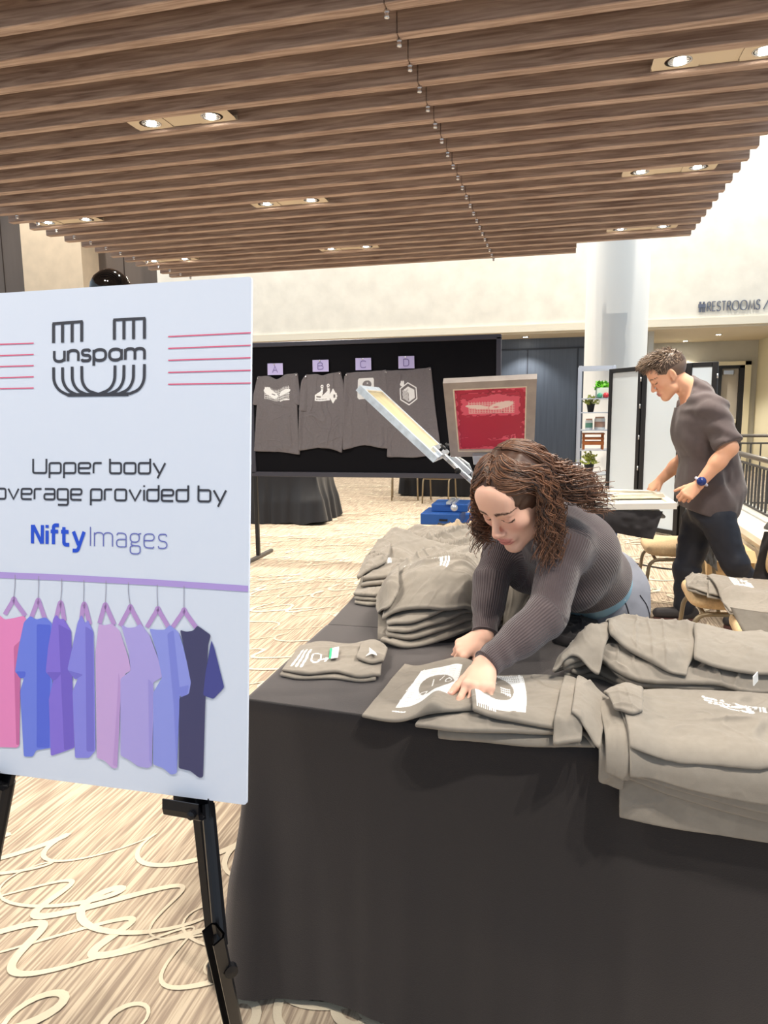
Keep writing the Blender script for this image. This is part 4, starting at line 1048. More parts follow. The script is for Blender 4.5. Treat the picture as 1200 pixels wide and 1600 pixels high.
i, j = np.meshgrid(np.arange(n - 1), np.arange(49), indexing='ij'); q = (i * 50 + j).ravel()
g.v.append(Pp.reshape(-1, 3)); g.f.append(np.stack([q, q + 50, q + 51, q + 1], 1) + g.n); g.n += n * 50; g.ink.append(np.zeros(n * 50))
g.build('folded_shirt', 'grey shirt with three white bars topping the stack nearest the front table', 'shirt', 'shirts heaped on the back table')
g = Garment()
g.patch(PT, pz([(868, 1000), (895, 1006), (930, 1004)], .765), pz([(870, 980), (900, 972), (935, 976)], .765), .03, 180, .012, .8, nu=60, nv=44, jit=.012)
dk = g.build('rumpled_garment', 'black bunched garment with a drawstring on the table in front of the woman\'s hips', 'garment', None, M_shirtdk)
PT.refresh(1); w = MB(); p = on_top(PT, 905, 992, .80); w.tube([p + V(-.008, -.004, .004), p + V(0, 0, .01), p + V(.004, -.012, .006), p + V(.01, -.02, .001)], .0022, 6); w.build('drawstring', mat('drawstring_grey', (150, 150, 156), .7), dk, True)
# heap between the woman's arms
g = Garment()
g.patch(PT, pz([(790, 962), (815, 958), (836, 946)], .79), pz([(790, 925), (815, 915), (838, 925)], .79), .018, 190, .012, .9, nu=60, nv=50, jit=.01)
g.patch(PT, pz([(788, 990), (806, 980), (830, 965)], .77), pz([(790, 955), (812, 948), (838, 940)], .77), .010, 191, .006, .5, nu=50, nv=40)
g.build('rumpled_shirt', 'bunched grey shirt seen between the woman\'s two arms', 'shirt', 'shirts heaped on the back table')
MATS['black_tablecloth'].node_tree.nodes['Principled BSDF'].inputs['Sheen Tint'].default_value = (1.0, .9, .86, 1)
# ================================================================== DISPLAY BOARD WITH HANGING SHIRTS
M_felt = mat('black_felt', (20, 20, 24), .95, spec=.1, bump=(300, .2)); M_frame = mat('board_frame', (66, 66, 76), .45, .3)
bd_ = thing('display_board', (-1.65, 6.3, 0), 'wide black felt display board on legs with four grey shirts pinned to it', 'display board')
BX0, BX1, BZ0, BZ1, BY = -2.80, -.515, .835, 2.028, 6.30
w = MB(); w.box((BX0, BY, BZ0), (BX1, BY + .025, BZ1)); w.build('felt_panel', M_felt, bd_)
w = MB()
for a, c in (((BX0 - .03, BZ0 - .03), (BX1 + .03, BZ0 + .015)), ((BX0 - .03, BZ1 - .02), (BX1 + .03, BZ1 + .022)), ((BX0 - .03, BZ0), (BX0 + .012, BZ1)), ((BX1 - .012, BZ0), (BX1 + .03, BZ1))): w.box((a[0], BY - .018, a[1]), (c[0], BY + .035, c[1]), 0, .004)
w.build('frame', M_frame, bd_)
for x in (BX0 - .005, BX1 + .005):
    w = MB(); w.box((x - .018, BY - .012, .03), (x + .018, BY + .024, BZ0), 0, .004); w.build('leg', M_black, bd_)
    w = MB(); w.box((x - .02, BY - .32, .0), (x + .02, BY + .34, .035), 0, .008); w.build('foot', mat('foot_grey', (96, 92, 88), .5, .4), bd_)
class Flat(Pile):
    def __init__(s): s.z0 = 0
    def refresh(s, soft=3): pass
    def base(s, x, y): return np.zeros_like(x)
    def put(s, *a): pass
FP = Flat()
def onboard(y0): return lambda a, b, h: (a, np.full_like(a, y0) - h, b)
def pb(pts): return [np.array([q[0], q[2], 0]) for q in (ony(x, y, 6.28) for x, y in pts)]
def gridmask(U, W, x0, x1, y0, y1, nx, ny, wd=.16): return inbox(U, W, x0, x1, y0, y1) * ((((U - x0) / (x1 - x0) * nx) % 1 < wd) | (((W - y0) / (y1 - y0) * ny) % 1 < wd))
def inkA(U, W):
    m = gridmask(U, W, .17, .83, .70, .86, 17, 6, .3) * .8
    m = np.maximum(m, (ovl(U + (W - .78) * .8, W + (U - .35) * .06, .34, .79, .17, .052) < 1) * 1.0); m = np.maximum(m, (ovl(U - (W - .78) * .8, W - (U - .68) * .05, .69, .79, .14, .030) < 1) * 1.0)
    m = np.maximum(m, seg(U, W, (.18, .84), (.30, .85), .012)); m = np.maximum(m, seg(U, W, (.58, .69), (.82, .685), .008)); m = np.where(ovl(U, W, .40, .785, .05, .008) < 1, 0, m); return m
def inkB(U, W):
    m = inbox(U, W, .34, .68, .645, .72); m = np.maximum(m, (np.abs(U - .76) + np.abs(W - .70) * 1.0 < .10) * 1.0)
    for x in (.47, .62): m = np.maximum(m, inbox(U, W, x, x + .05, .74, .83)); m = np.maximum(m, (ovl(U, W, x + .025, .845, .035, .025) < 1) * 1.0); m = np.where(ovl(U, W, x + .025, .845, .014, .010) < 1, 0, m); m = np.where(ovl(U, W, x + .025, .815, .014, .008) < 1, 0, m)
    for x in (.34, .51): m = np.maximum(m, ((W > .72) & (W < .72 + (U - x) * .5) & (U > x) & (U < x + .17)) * 1.0)
    m = np.maximum(m, inbox(U, W, .72, .84, .66, .74)); m = np.where(inbox(U, W, .37, .47, .69, .71) > 0, 0, m); m = np.where(inbox(U, W, .55, .66, .705, .708) > 0, 0, m); m = np.where(inbox(U, W, .36, .62, .660, .672) * ((U * 60) % 2 < 1) > 0, 0, m); m = np.where((np.abs(U - .79) < .02) & (np.abs(W - .70) < .022), 0, m); return m
def inkC(U, W):
    q = np.maximum(np.abs(U - .50) / .195, np.abs(W - .78) / .135); m = (np.hypot(np.maximum(np.abs(U - .5) - .16, 0) / .04, np.maximum(np.abs(W - .78) - .11, 0) / .027) < 1) * .85
    m = np.where((ovl(U, W, .53, .83, .11, .055) < 1), .05, m); m = np.where((ovl(U, W, .52, .76, .085, .07) < 1), .08, m); m = np.maximum(m, (ovl(U, W, .50, .795, .035, .012) < 1) * .7); m = np.maximum(m, (ovl(U, W, .54, .845, .02, .012) < 1) * .6); m = np.maximum(m, seg(U, W, (.50, .73), (.60, .715), .01) * .8); m = np.maximum(m, inbox(U, W, .33, .5, .635, .642)); return m
def inkD(U, W):
    def hexa(cx, cy, r, k): a = np.abs(U - cx) / r; b = np.abs(W - cy) / (r * k); return np.maximum(a, a * .5 + b * .866)
    h = hexa(.47, .73, .185, .62); m = ((h < 1) & (h > .90)) * 1.0; i = hexa(.47, .725, .13, .60)
    m = np.maximum(m, ((i < 1) & (U > .47)) * .9); m = np.maximum(m, ((i < 1) & (U <= .47) & (((U * 40 + W * 20) % 1) < .55)) * .9); m = np.maximum(m, ((i < 1) & (W > .745 + np.abs(U - .47) * .28) & ((U * 50 % 1) < .6)) * .9); m = np.where((np.abs(U - .47) < .006) & (W < .745) & (i < 1), 0, m)
    m = np.maximum(m, (ovl(U, W, .34, .84, .045, .022) < 1) * 1.0); m = np.maximum(m, (ovl(U, W, .33, .865, .018, .018) < 1) * 1.0); m = np.maximum(m, (ovl(U, W, .37, .865, .018, .018) < 1) * 1.0); return m
M_hang = mat('hung_grey_cotton', (110, 106, 110), .95, spec=.15, sheen=.15, noise=(60, .05), bump=(500, .1), attr='print')
def hung(bottom, top, left, right, ink, label, seed, sleeves=(), loc=None):
    g = Garment(); fold = lambda U, W: .012 * np.maximum(0, noise2(U * 7, W * 1.2, seed)) * (1 - .6 * W) + .020 * np.exp(-((W - 0) / .05) ** 2) * (.5 + .5 * np.sin(U * 9 + seed)) * .5 + .006 * np.exp(-((U - .0) / .05) ** 2) + .008 * np.exp(-((U - 1) / .06) ** 2)
    for n2, f2 in sleeves: g.patch(FP, pb(n2), pb(f2), .010, seed + 5, .004, 1.4, nu=26, nv=30, bend=onboard(6.298), hump=lambda U, W: .012 * np.sin(PI * U) * (1 - W))
    g.patch(FP, pb(bottom), pb(top), .008, seed, .0035, 1.5, ink=ink, nu=150, nv=210, left=pb(left), right=pb(right), bend=onboard(6.298), hump=fold)
    o = g.build('hanging_shirt', label, 'shirt', 'grey shirts pinned to the display board', M_hang)
    w = MB()
    for px, py in (top[0], top[-1]):
        q = ony(px, py + 2, 6.28); w.lathe(q + V(0, -.006, 0), [(.006, 0), (.006, .004), (0, .006)], 10, 0, (0, -1, 0)); 
    w.build('push_pin', MATS['chrome_pin'], o)
hung([(397.5, 704), (430, 705), (467, 709)], [(403, 589), (418, 588), (432, 593), (446, 586), (463, 584)], [(402, 630)], [(463, 640)], inkA, 'hanging grey shirt under card A, printed with two pale shapes on a grid', 301, [([(393, 631), (404.5, 632)], [(402, 589), (409, 592)]), ([(459, 630), (469, 632)], [(457, 587), (464, 585)])])
hung([(467, 703), (500, 699), (520, 701), (533, 706)], [(478, 586.5), (492, 585), (503, 587), (515, 584), (531, 582)], [(468.5, 640), (471, 600)], [(535.5, 660), (536, 610)], inkB, 'hanging grey shirt under card B, printed with a white factory with two chimneys', 302, [([(467, 640), (478, 642)], [(473, 592), (480, 587)])])
hung([(537, 701.5), (570, 695), (590, 698), (605, 700)], [(541.5, 584), (555, 582), (572, 581), (602, 579)], [(537, 660)], [(604.5, 640)], inkC, 'hanging grey shirt under card C, printed with a dark head on a pale square', 303, [([(535, 630), (544, 634)], [(538, 588), (546, 584)])])
hung([(606, 713), (645, 714), (688, 708)], [(604, 580), (630, 578.5), (650, 577), (672, 575)], [(605, 640)], [(679, 640)], inkD, 'hanging grey shirt under card D, printed with a white box in a hexagon', 304)
M_card = mat('lavender_card', (184, 178, 226), .7); M_pen = mat('pen_mark', (118, 108, 168), .7)
for ch, (x0, y0, x1, y1) in zip('ABCD', ((418, 567.5, 442, 586), (488.5, 562, 513.5, 581), (555.5, 559, 580, 578.5), (622.5, 556, 647.5, 576))):
    p = [ony(*q, 6.27) for q in ((x0, y1), (x1, y1 - .5), (x1 - .5, y0), (x0 - .3, y0 + .5))]
    c = thing('letter_card', sum(p) / 4, 'lavender paper card with a handwritten %s pinned above a shirt' % ch, 'card', 'lettered cards on the display board')
    w = MB(); w.prism([q + V(0, .002, 0) for q in p], V(0, .004, 0)); w.build('card', M_card, c)
    w_ = p[1] - p[0]; h_ = p[3] - p[0]
    lettering('letter', ch, 'round', 0, p[0] + w_ * .33 + h_ * .2, p[0] + w_ * .66 + h_ * .2, np.linalg.norm(h_) * .55, .007, V(0, -1, 0), h_, M_pen, c, .0015)
    w = MB(); w.lathe(p[0] + w_ * .45 + h_ * .9 + V(0, 0, 0), [(.007, 0), (.007, .005), (0, .007)], 10, 0, (0, -1, 0)); w.build('push_pin', MATS['chrome_pin'], c)

# ================================================================== WALL LETTERS
M_letter = mat('sign_letter_grey', (112, 118, 136), .45, .3)
rs = thing('restroom_sign', ony(1145, 480, 13.99), 'grey raised restroom letters on the pale bulkhead wall at the right', 'sign')
y_ = 13.992; a = ony(1104.5, 486.5, y_); c_ = ony(1190, 483.8, y_); c_[2] = a[2] + .0
for word, f0, f1 in (('RESTROOMS', 0, .96), ('/\\'[0], 1.03, 1.12)):
    lettering('lettering', word, 'round', .26 if len(word) > 1 else 0, a + (c_ - a) * f0, a + (c_ - a) * f1, .160, .014, V(0, -1, 0), V(0, 0, 1), M_letter, rs, .0, thick=.02)
for px in (1093.5, 1099):
    q = ony(px, 487, y_); w = MB(); w.lathe(q + V(0, 0, .155), [(.001, -.02), (.018, -.012), (.018, .012), (.001, .02)], 12); w.box((q[0] - .03, y_ - .02, q[2] + .065), (q[0] + .03, y_, q[2] + .13)); w.box((q[0] - .02, y_ - .02, q[2] - .01), (q[0] - .004, y_, q[2] + .07)); w.box((q[0] + .004, y_ - .02, q[2] - .01), (q[0] + .02, y_, q[2] + .07)); w.build('pictogram', M_letter, rs)

# ================================================================== BACKGROUND TABLES AND CHAIRS
M_velvet = mat('black_velvet', (21, 21, 26), .5, spec=.4, sheen=.15)
draped('skirted_table', [(-4.6, 8.95), (-4.6, 8.25), (-2.95, 8.45), (-2.95, 9.15)], .75, 'table skirted in shiny black folds under the left half of the display board', 12, amp=.10, flare=.10, cornerflare=.06, freq=8, m=M_velvet, hemwave=.02)['category'] = 'table'
draped('skirted_table', [(-2.5, 12.3), (-2.5, 11.5), (-.9, 11.5), (-.9, 12.3)], .75, 'black skirted table far back near the blue wall, behind the small chair', 14, amp=.05, flare=.05, cornerflare=.04, freq=8, m=M_velvet, hemwave=.02)['category'] = 'table'
M_tan = mat('tan_upholstery', (214, 184, 142), .85, noise=(90, .10), bump=(240, .2)); M_chairleg = mat('chair_bronze', (150, 136, 112), .4, .5)
def cushion(w, c, ex, ey, hx, hy, hz):
    """puffy seat pad"""
    n = 20; ez = np.cross(ex, ey); vs = []; fs = []
    for i in range(n + 1):
        th = -PI / 2 + PI * i / n
        for k in range(40):
            ph = 2 * PI * k / 40; sg = lambda v, e: math.copysign(abs(v) ** e, v)
            x = hx * sg(math.cos(th), .5) * sg(math.cos(ph), .35); y = hy * sg(math.cos(th), .5) * sg(math.sin(ph), .35); z = hz * sg(math.sin(th), .8)
            vs.append(c + ex * x + ey * y + ez * z)
    for i in range(n):
        for k in range(40): fs.append((i * 40 + k, i * 40 + (k + 1) % 40, (i + 1) * 40 + (k + 1) % 40, (i + 1) * 40 + k))
    w.add(vs, fs)
def banquet_chair(x, y, rz, label, group=None):
    """facing local -Y"""
    t = thing('banquet_chair', (x, y, 0), label, 'chair', group); c, s = math.cos(rz), math.sin(rz)
    ex = V(c, s, 0); ey = V(-s, c, 0); O = V(x, y, 0); P = lambda a, b, z: O + ex * a + ey * b + V(0, 0, z)
    w = MB(); cushion(w, P(0, 0, .435), ex, ey, .225, .22, .052); w.build('seat', M_tan, t, True)
    w = MB(); cushion(w, P(0, .245, .70), ex, unit(ey * .15 + V(0, 0, 1)), .21, .18, .03); w.build('backrest', M_tan, t, True)
    for sx in (-1, 1):
        w = MB(); w.tube(fillet([P(sx * .19, -.0, .375), P(sx * .2, -.19, .37), P(sx * .205, -.225, .0)], .07, False, 8), .0125, 10); w.build('leg', M_chairleg, t, True)
        w = MB(); w.tube(fillet([P(sx * .205, .27, .0), P(sx * .2, .215, .37), P(sx * .2, .235, .5), P(sx * .2, .29, .86)], .05, False, 6), .0125, 10); w.build('leg', M_chairleg, t, True)
    w = MB(); w.box((0, 0, 0), (0, 0, 0)); w = MB(); w.tube([P(-.19, .2, .372), P(.19, .2, .372)], .011, 8); w.tube([P(-.19, -.15, .372), P(.19, -.15, .372)], .011, 8); w.tube([P(-.2, .285, .85), P(.2, .285, .85)], .0125, 8); w.build('stretcher', M_chairleg, t, True)
    return t
banquet_chair(.90, 3.98, -PI / 2 * 1.02, 'tan banquet chair piled with shirts, its rounded seat edge in front of the man\'s feet')
banquet_chair(1.0, 3.33, -PI / 2 * 1.05, 'tan banquet chair at the right, mostly hidden by the shirts hanging over it')
banquet_chair(.83, 5.32, -PI / 2, 'tan banquet chair behind the man\'s legs with a grey shirt over it')
banquet_chair(-2.35, 11.05, .2, 'small tan banquet chair seen under the right half of the display board')
banquet_chair(-1.75, 10.75, -.1, 'tan banquet chair far back beside the blue arm of the press')

# ================================================================== ROOM DIVIDER AND SHELF RACK
M_pane = mat('frosted_pane', (214, 226, 236), .25, spec=.5)
rd = thing('room_divider', (1.1, 8.5, 0), 'black framed folding divider with three frosted pale panes beside the man', 'room divider')
pts = [V(.60, 9.10, 0), V(.92, 8.57, 0), V(1.30, 8.15, 0), V(1.60, 8.04, 0)]
for i in range(3):
    a, b2 = pts[i], pts[i + 1]; t = unit(b2 - a); nr = V(-t[1], t[0], 0); a = a + t * .008; b2 = b2 - t * .008; L = np.linalg.norm(b2 - a)
    w = MB()
    for q in (a + t * .028, b2 - t * .028): w.obox(q + V(0, 0, .94), t, nr, (.028, .022, .93), 0, .004)
    for z in (.05, 1.845): w.obox((a + b2) / 2 + V(0, 0, z), t, nr, (L / 2 - .056, .02, .025), 0, .004)
    fr = w.build('panel_frame', M_black, rd)
    w = MB(); w.obox((a + b2) / 2 + V(0, 0, .9475), t, nr, (L / 2 - .05, .006, .88)); w.build('pane', M_pane, rd)
    w = MB()
    for z in (.35, .7, 1.05, 1.4, 1.7): w.lathe(b2 + V(0, 0, z) + nr * -.02, [(.009, 0), (.009, .05)], 8)
    w.build('hinge', MATS['brushed_steel'], fr, True)
M_rackm = mat('rack_aluminium', (200, 208, 222), .3, .6)
RY = 9.3
rk = thing('shelf_rack', (.45, RY, 0), 'silver metal shelf rack with plants and jars beside the black divider', 'shelf rack')
RZ = {'top': 1.885, 's1': 1.525, 's2': 1.362, 's3': 1.155, 's4': .92, 's5': .635, 's6': .28}
RZ = {k: 1.42 + (v - 1.42) * 9.3 / 8.8 for k, v in RZ.items()}
for x, yy in ((.26, RY), (.66, RY), (.26, RY + .36), (.66, RY + .36)):
    w = MB(); w.box((x - .02, yy - .018, 0), (x + .02, yy + .018, 1.93), 0, .004); w.build('post', M_rackm, rk)
for z in list(RZ.values())[1:]:
    w = MB(); w.box((.28, RY - .01, z - .012), (.64, RY + .37, z), 0, .002); w.build('shelf', M_rackm, rk)
w = MB(); w.box((.28, RY - .016, 1.88), (.64, RY + .016, 1.925)); w.box((.28, RY + .344, 1.88), (.64, RY + .376, 1.925)); w.build('top_rail', M_rackm, rk)
M_pot = mat('black_pot', (30, 29, 30), .6); M_leafy = mat('pale_green_leaf', (176, 186, 92), .6, noise=(40, .3)); M_leafg = mat('bright_green_leaf', (112, 196, 52), .55, noise=(30, .25))
def leaf(mb, p, d, L, wd, r):
    d = unit(d); s = unit(np.cross(d, V(r.uniform(-1, 1), r.uniform(-1, 1), .6))); n = np.cross(s, d)
    mb.add([p, p + d * L * .4 + s * wd, p + d * L + n * -L * .15, p + d * L * .4 - s * wd, p + d * L * .5 + n * wd * .3], [(0, 1, 4), (1, 2, 4), (2, 3, 4), (3, 0, 4)])
def potted(x, y, z, label, seed, s=1.0):
    r = random.Random(seed); t = thing('potted_plant', (x, y, z), label, 'plant', 'potted plants on the shelf rack')
    w = MB(); w.lathe((x, y, z), [(.038 * s, 0), (.055 * s, .10 * s), (.058 * s, .10 * s), (.058 * s, .112 * s), (.05 * s, .112 * s), (.048 * s, .095 * s), (.0, .095 * s)], 20); w.build('pot', M_pot, t, True)
    w = MB(); st = MB()
    for k in range(34):
        a = r.uniform(0, 2 * PI); e = r.uniform(.15, 1.35); d = V(math.cos(a) * math.cos(e), math.sin(a) * math.cos(e), math.sin(e)); L = r.uniform(.07, .135) * s
        p0 = V(x, y, z + .095 * s); p1 = p0 + d * L; st.tube([p0, p0 + d * L * .5 + V(0, 0, .006), p1], .0016, 4)
        for q in (.45, .7, .9, 1.0):
            for _ in range(2): leaf(w, p0 + d * L * q, d + V(r.uniform(-1, 1), r.uniform(-1, 1), r.uniform(-.3, .8)) * .9, .034 * s, .011 * s, r)
    st.build('stems', mat('stem_green', (110, 130, 60), .7), t); w.build('foliage', M_leafy, t)
potted(.40, RY + .13, RZ['s2'], 'small leafy plant in a black pot on the upper rack shelf', 1, .9)
potted(.40, RY + .12, RZ['s5'], 'larger leafy plant in a black pot on the lower rack shelf', 2, 1.15)
bx = thing('planter_crate', (.535, RY + .15, RZ['s1']), 'clear crate with bright green leaves on the top rack shelf', 'crate')
w = MB(); w.box((.46, RY + .05, RZ['s1']), (.62, RY + .28, RZ['s1'] + .006)); 
for a, c in (((.46, RY + .05), (.464, RY + .28)), ((.616, RY + .05), (.62, RY + .28)), ((.46, RY + .05), (.62, RY + .054)), ((.46, RY + .276), (.62, RY + .28))): w.box((a[0], a[1], RZ['s1']), (c[0], c[1], RZ['s1'] + .13))
w.build('crate_box', mat('pale_crate', (206, 222, 214), .3), bx)
w = MB(); r = random.Random(4)
for k in range(90):
    p = V(r.uniform(.47, .61), r.uniform(RY + .06, RY + .27), RZ['s1'] + r.uniform(.09, .16)); leaf(w, p, V(r.uniform(-1, 1), r.uniform(-1, 1), r.uniform(.2, 1.6)), .075, .022, r)
w.build('foliage', M_leafg, bx)
w = MB(); w.lathe((.575, RY + .035, RZ['s1'] + .001), [(.0, 0), (.03, .012), (.036, .04), (.024, .062), (0, .068)], 16); tag(w.build('red_fruit', mat('red_fruit', (206, 60, 72), .4), None, True), 'small round red item beside the crate on the top rack shelf', 'fruit')
w = MB(); w.lathe((.50, RY + .03, RZ['s1'] + .001), [(.0, 0), (.03, .012), (.034, .04), (.02, .06), (0, .064)], 16); tag(w.build('green_fruit', mat('teal_item', (60, 150, 120), .4), None, True), 'small round teal item beside the crate on the top rack shelf', 'fruit')
M_jar = mat('jar_glass', (206, 212, 214), .12, spec=.6)
for (x, r_, h, lb, cc) in ((.385, .045, .13, 'clear jar with teal contents on the middle rack shelf', (96, 150, 130)), (.515, .065, .155, 'large clear jar with brown contents and lid on the middle rack shelf', (172, 140, 124))):
    t = thing('jar', (x, RY + .12, RZ['s3']), lb, 'jar', 'jars on the rack')
    w = MB(); w.lathe((x, RY + .12, RZ['s3']), [(r_ * .9, 0), (r_, .01), (r_, h * .85), (r_ * .85, h * .93)], 20); w.build('glass', M_jar, t, True)
    w = MB(); w.lathe((x, RY + .12, RZ['s3'] + h * .93), [(r_ * .88, 0), (r_ * .88, .016), (0, .018)], 20); w.build('lid', mat('jar_lid', (190, 150, 130), .5), t, True)
    w = MB(); w.lathe((x, RY + .12, RZ['s3'] + h * .2), [(r_ * 1.012, 0), (r_ * 1.012, h * .45)], 20); w.build('jar_label', mat('contents_%d' % cc[0], cc, .6), t, True)
wf = thing('wooden_stool', (.44, RY + .15, RZ['s4'] - .14), 'small brown slatted wooden stool standing on the rack', 'stool')
M_brown = mat('brown_wood', (150, 86, 40), .5, noise=(14, .15, (1, 1, 8)))
z = RZ['s5'] + .0
wf.location[2] = RZ['s4']
for x in (.325, .555):
    for yy in (RY + .05, RY + .25):
        w = MB(); w.box((x - .012, yy - .012, RZ['s4']), (x + .012, yy + .012, RZ['s4'] + .19)); w.build('leg', M_brown, wf)
for yy in (RY + .04, RY + .26):
    w = MB(); w.box((.31, yy - .008, RZ['s4'] + .125), (.57, yy + .008, RZ['s4'] + .15)); w.box((.31, yy - .008, RZ['s4'] + .06), (.57, yy + .008, RZ['s4'] + .10)); w.build('rail', M_brown, wf)
w = MB()
for k in range(5): w.box((.305, RY + .02 + k * .052, RZ['s4'] + .19), (.575, RY + .062 + k * .052, RZ['s4'] + .205))
w.build('slatted_seat', M_brown, wf)

# black dome of unknown kind behind the sign, set on a pole
dm = thing('glossy_dome', (-2.686, 4.0, 0), 'glossy black dome showing just above the top edge of the sign board', 'lamp')
M_gloss = mat('gloss_black', (8, 8, 9), .06, spec=.8)
w = MB(); w.lathe((-2.69, 4.0, 2.165), [(0, -.125), (.06, -.11), (.105, -.066), (.125, 0), (.118, .045), (.096, .085), (.06, .114), (.025, .128), (0, .13)], 40); w.build('dome', M_gloss, dm, True)
w = MB(); w.tube([(-2.69, 4.0, .02), (-2.69, 4.0, 2.06)], .016, 12); w.build('pole', M_black, dm, True)
w = MB(); w.lathe((-2.69, 4.0, 0), [(.16, 0), (.16, .012), (.03, .03)], 32); w.build('base', M_black, dm, True)

# cardboard box, cable, garments around the chairs
bx = thing('cardboard_box', (1.29, 5.9, 0), 'tan cardboard box standing on the carpet beside the low wall', 'box')
M_cbd = mat('cardboard', (206, 176, 132), .85, noise=(5, .06)); w = MB(); w.box((1.12, 5.68, 0), (1.45, 6.1, .34), 0, .004); w.build('carton', M_cbd, bx)
w = MB(); w.obox(V(1.285, 5.64, .31), (1, 0, 0), (0, .8, .6), (.16, .06, .002)); w.obox(V(1.285, 6.14, .31), (1, 0, 0), (0, -.8, .6), (.16, .06, .002)); w.build('flap', M_cbd, bx)
w = MB(); w.tube(spline([V(.30, 7.6, .008), V(.55, 6.95, .008), V(.80, 6.62, .008), V(1.05, 6.5, .008), V(1.3, 6.6, .008), V(1.47, 6.95, .008)], 50), .007, 8); tag(w.build('power_cable', M_black, None, True), 'thin dark cable snaking over the carpet past the chair behind the man', 'cable')
PC2 = Pile(.45, 1.75, 2.9, 4.5, .478)
xs = PC2.x0 + np.arange(PC2.n[0]) * PC2.c; ys = PC2.y0 + np.arange(PC2.n[1]) * PC2.c; XX, YY = np.meshgrid(xs, ys, indexing='ij')
for cx, cy, hx, hy in ((.90, 3.98, .235, .235), (1.0, 3.33, .23, .235)): PC2.H = np.maximum(PC2.H, np.where((abs(XX - cx) < hx) & (abs(YY - cy) < hy), .488, .478))
PC2.H = np.where((XX > .98), np.maximum(PC2.H, .455), PC2.H)
def ink7(U, W): 
    m = bars(U, W, .34, .48, .25, .80, 6, .5); m = np.maximum(m, inbox(U, W, .42, .62, .40, .84) * (noise2(U * 40, W * 20, 4) > -.3)); return m
def ink8(U, W):
    m = inbox(U, W, .62, .86, .45, .90) * (noise2(U * 30, W * 16, 6) > -.5); m = np.maximum(m, bars(U, W, .62, .9, .1, .45, 9, .5) * (W > .1 + (.9 - U) * .3)); return m
items = [
 ([(1076, 917), (1092, 921), (1110, 924)], [(1072, 903), (1090, 900), (1112, 902)], .51, .010, 401, None, 'crumpled grey shirt at the left end of the shirts on the chair', .010, 2),
 ([(1108, 930), (1122, 931), (1145, 931)], [(1108, 918), (1124, 914), (1150, 916)], .50, .012, 404, None, 'grey shirt at the bottom of the shirts on the chair', .004, 2),
 ([(1128, 926), (1160, 930), (1240, 934)], [(1106, 908), (1140, 896), (1230, 902)], .53, .010, 407, ink7, 'grey shirt with a white print, farther one on the chair by the man', .004, 2),
 ([(1143, 947), (1180, 948), (1280, 951)], [(1128, 927), (1170, 922), (1270, 926)], .53, .010, 411, ink8, 'grey shirt with a large white print, nearer one on the chair at the right edge', .004, 2)]
for near, far, z, t, sd, ik, lb, wr, lay in items:
    g = Garment()
    for l in range(lay): g.patch(PC2, pz(near, z), pz(far, z), t, sd + l, wr * (1 if l == lay - 1 else .5), .3, ink=ik if l == lay - 1 else None, nu=80, nv=50, jit=.005)
    g.build('folded_shirt', lb, 'shirt', 'shirts on the chairs at the right')
# shirt hanging down over the front chair
def hangcloth(name, topL, topR, botL, botR, label, seed, m, amp=.02, cat='shirt', nu=50, nv=60, bulge=.0, group=None):
    u = np.linspace(0, 1, nu)[:, None, None]; v = np.linspace(0, 1, nv)[None, :, None]
    P = (1 - v) * ((1 - u) * topL + u * topR) + v * ((1 - u) * botL + u * botR); nrm = unit(np.cross(botL - topL, topR - topL)); nrm = nrm if nrm[1] < 0 else -nrm
    U, W = np.broadcast_arrays(u[..., 0], v[..., 0]); d = amp * (noise2(U * 5, W * 1.1, seed) * (.3 + .7 * W) + .4 * noise2(U * 11, W * 4, seed + 1)) + bulge * np.sin(PI * U) * np.sin(PI * W)
    P = P + d[..., None] * nrm; th = .006; A = P.reshape(-1, 3); B2 = (P - nrm * th).reshape(-1, 3)
    i, j = np.meshgrid(np.arange(nu - 1), np.arange(nv - 1), indexing='ij'); q = (i * nv + j).ravel(); n = nu * nv
    F = [np.stack([q, q + nv, q + nv + 1, q + 1], 1), np.stack([q, q + 1, q + nv + 1, q + nv], 1) + n]
    for e in ([i * nv for i in range(nu)], [i * nv + nv - 1 for i in range(nu)], list(range(nv)), [(nu - 1) * nv + j for j in range(nv)]):
        e = np.array(e); F.append(np.stack([e[:-1], e[1:], e[1:] + n, e[:-1] + n], 1))
    vv = np.concatenate([A, B2]); c = vv.mean(0)
    o = link_mesh(name, vv, np.concatenate(F), m, None, True, None, (c[0], c[1], vv[:, 2].min()), np.zeros(len(vv)))
    return tag(o, label, cat, group)
hangcloth('draped_shirt', ony(1142, 949, 3.13), V(1.5, 3.10, .505), ony(1172, 1010, 3.09), V(1.5, 3.02, .22), 'pale grey shirt hanging down the side of the chair at the right edge', 421, M_shirt, .02, bulge=.03)
hangcloth('draped_shirt', V(1.0, 5.075, .505), V(1.06, 5.08, .505), ony(1093, 868, 5.03), ony(1121, 893, 5.03), 'dark grey shirt hanging from the chair between the man\'s legs', 423, M_shirt, .02)
hangcloth('draped_shirt', V(.80, 5.08, .495), V(.93, 5.08, .50), V(.79, 5.0, .435), V(.93, 5.05, .46), 'small grey shirt end lying on the chair seat behind the man', 425, M_shirt, .008)
hangcloth('hanging_jacket', ony(1193, 832, 4.2), V(1.45, 4.2, .80), ony(1176, 905, 4.1), V(1.45, 4.2, .46), 'dark jacket hanging at the right edge beside the low wall', 427, M_shirtdk, .03, 'jacket')

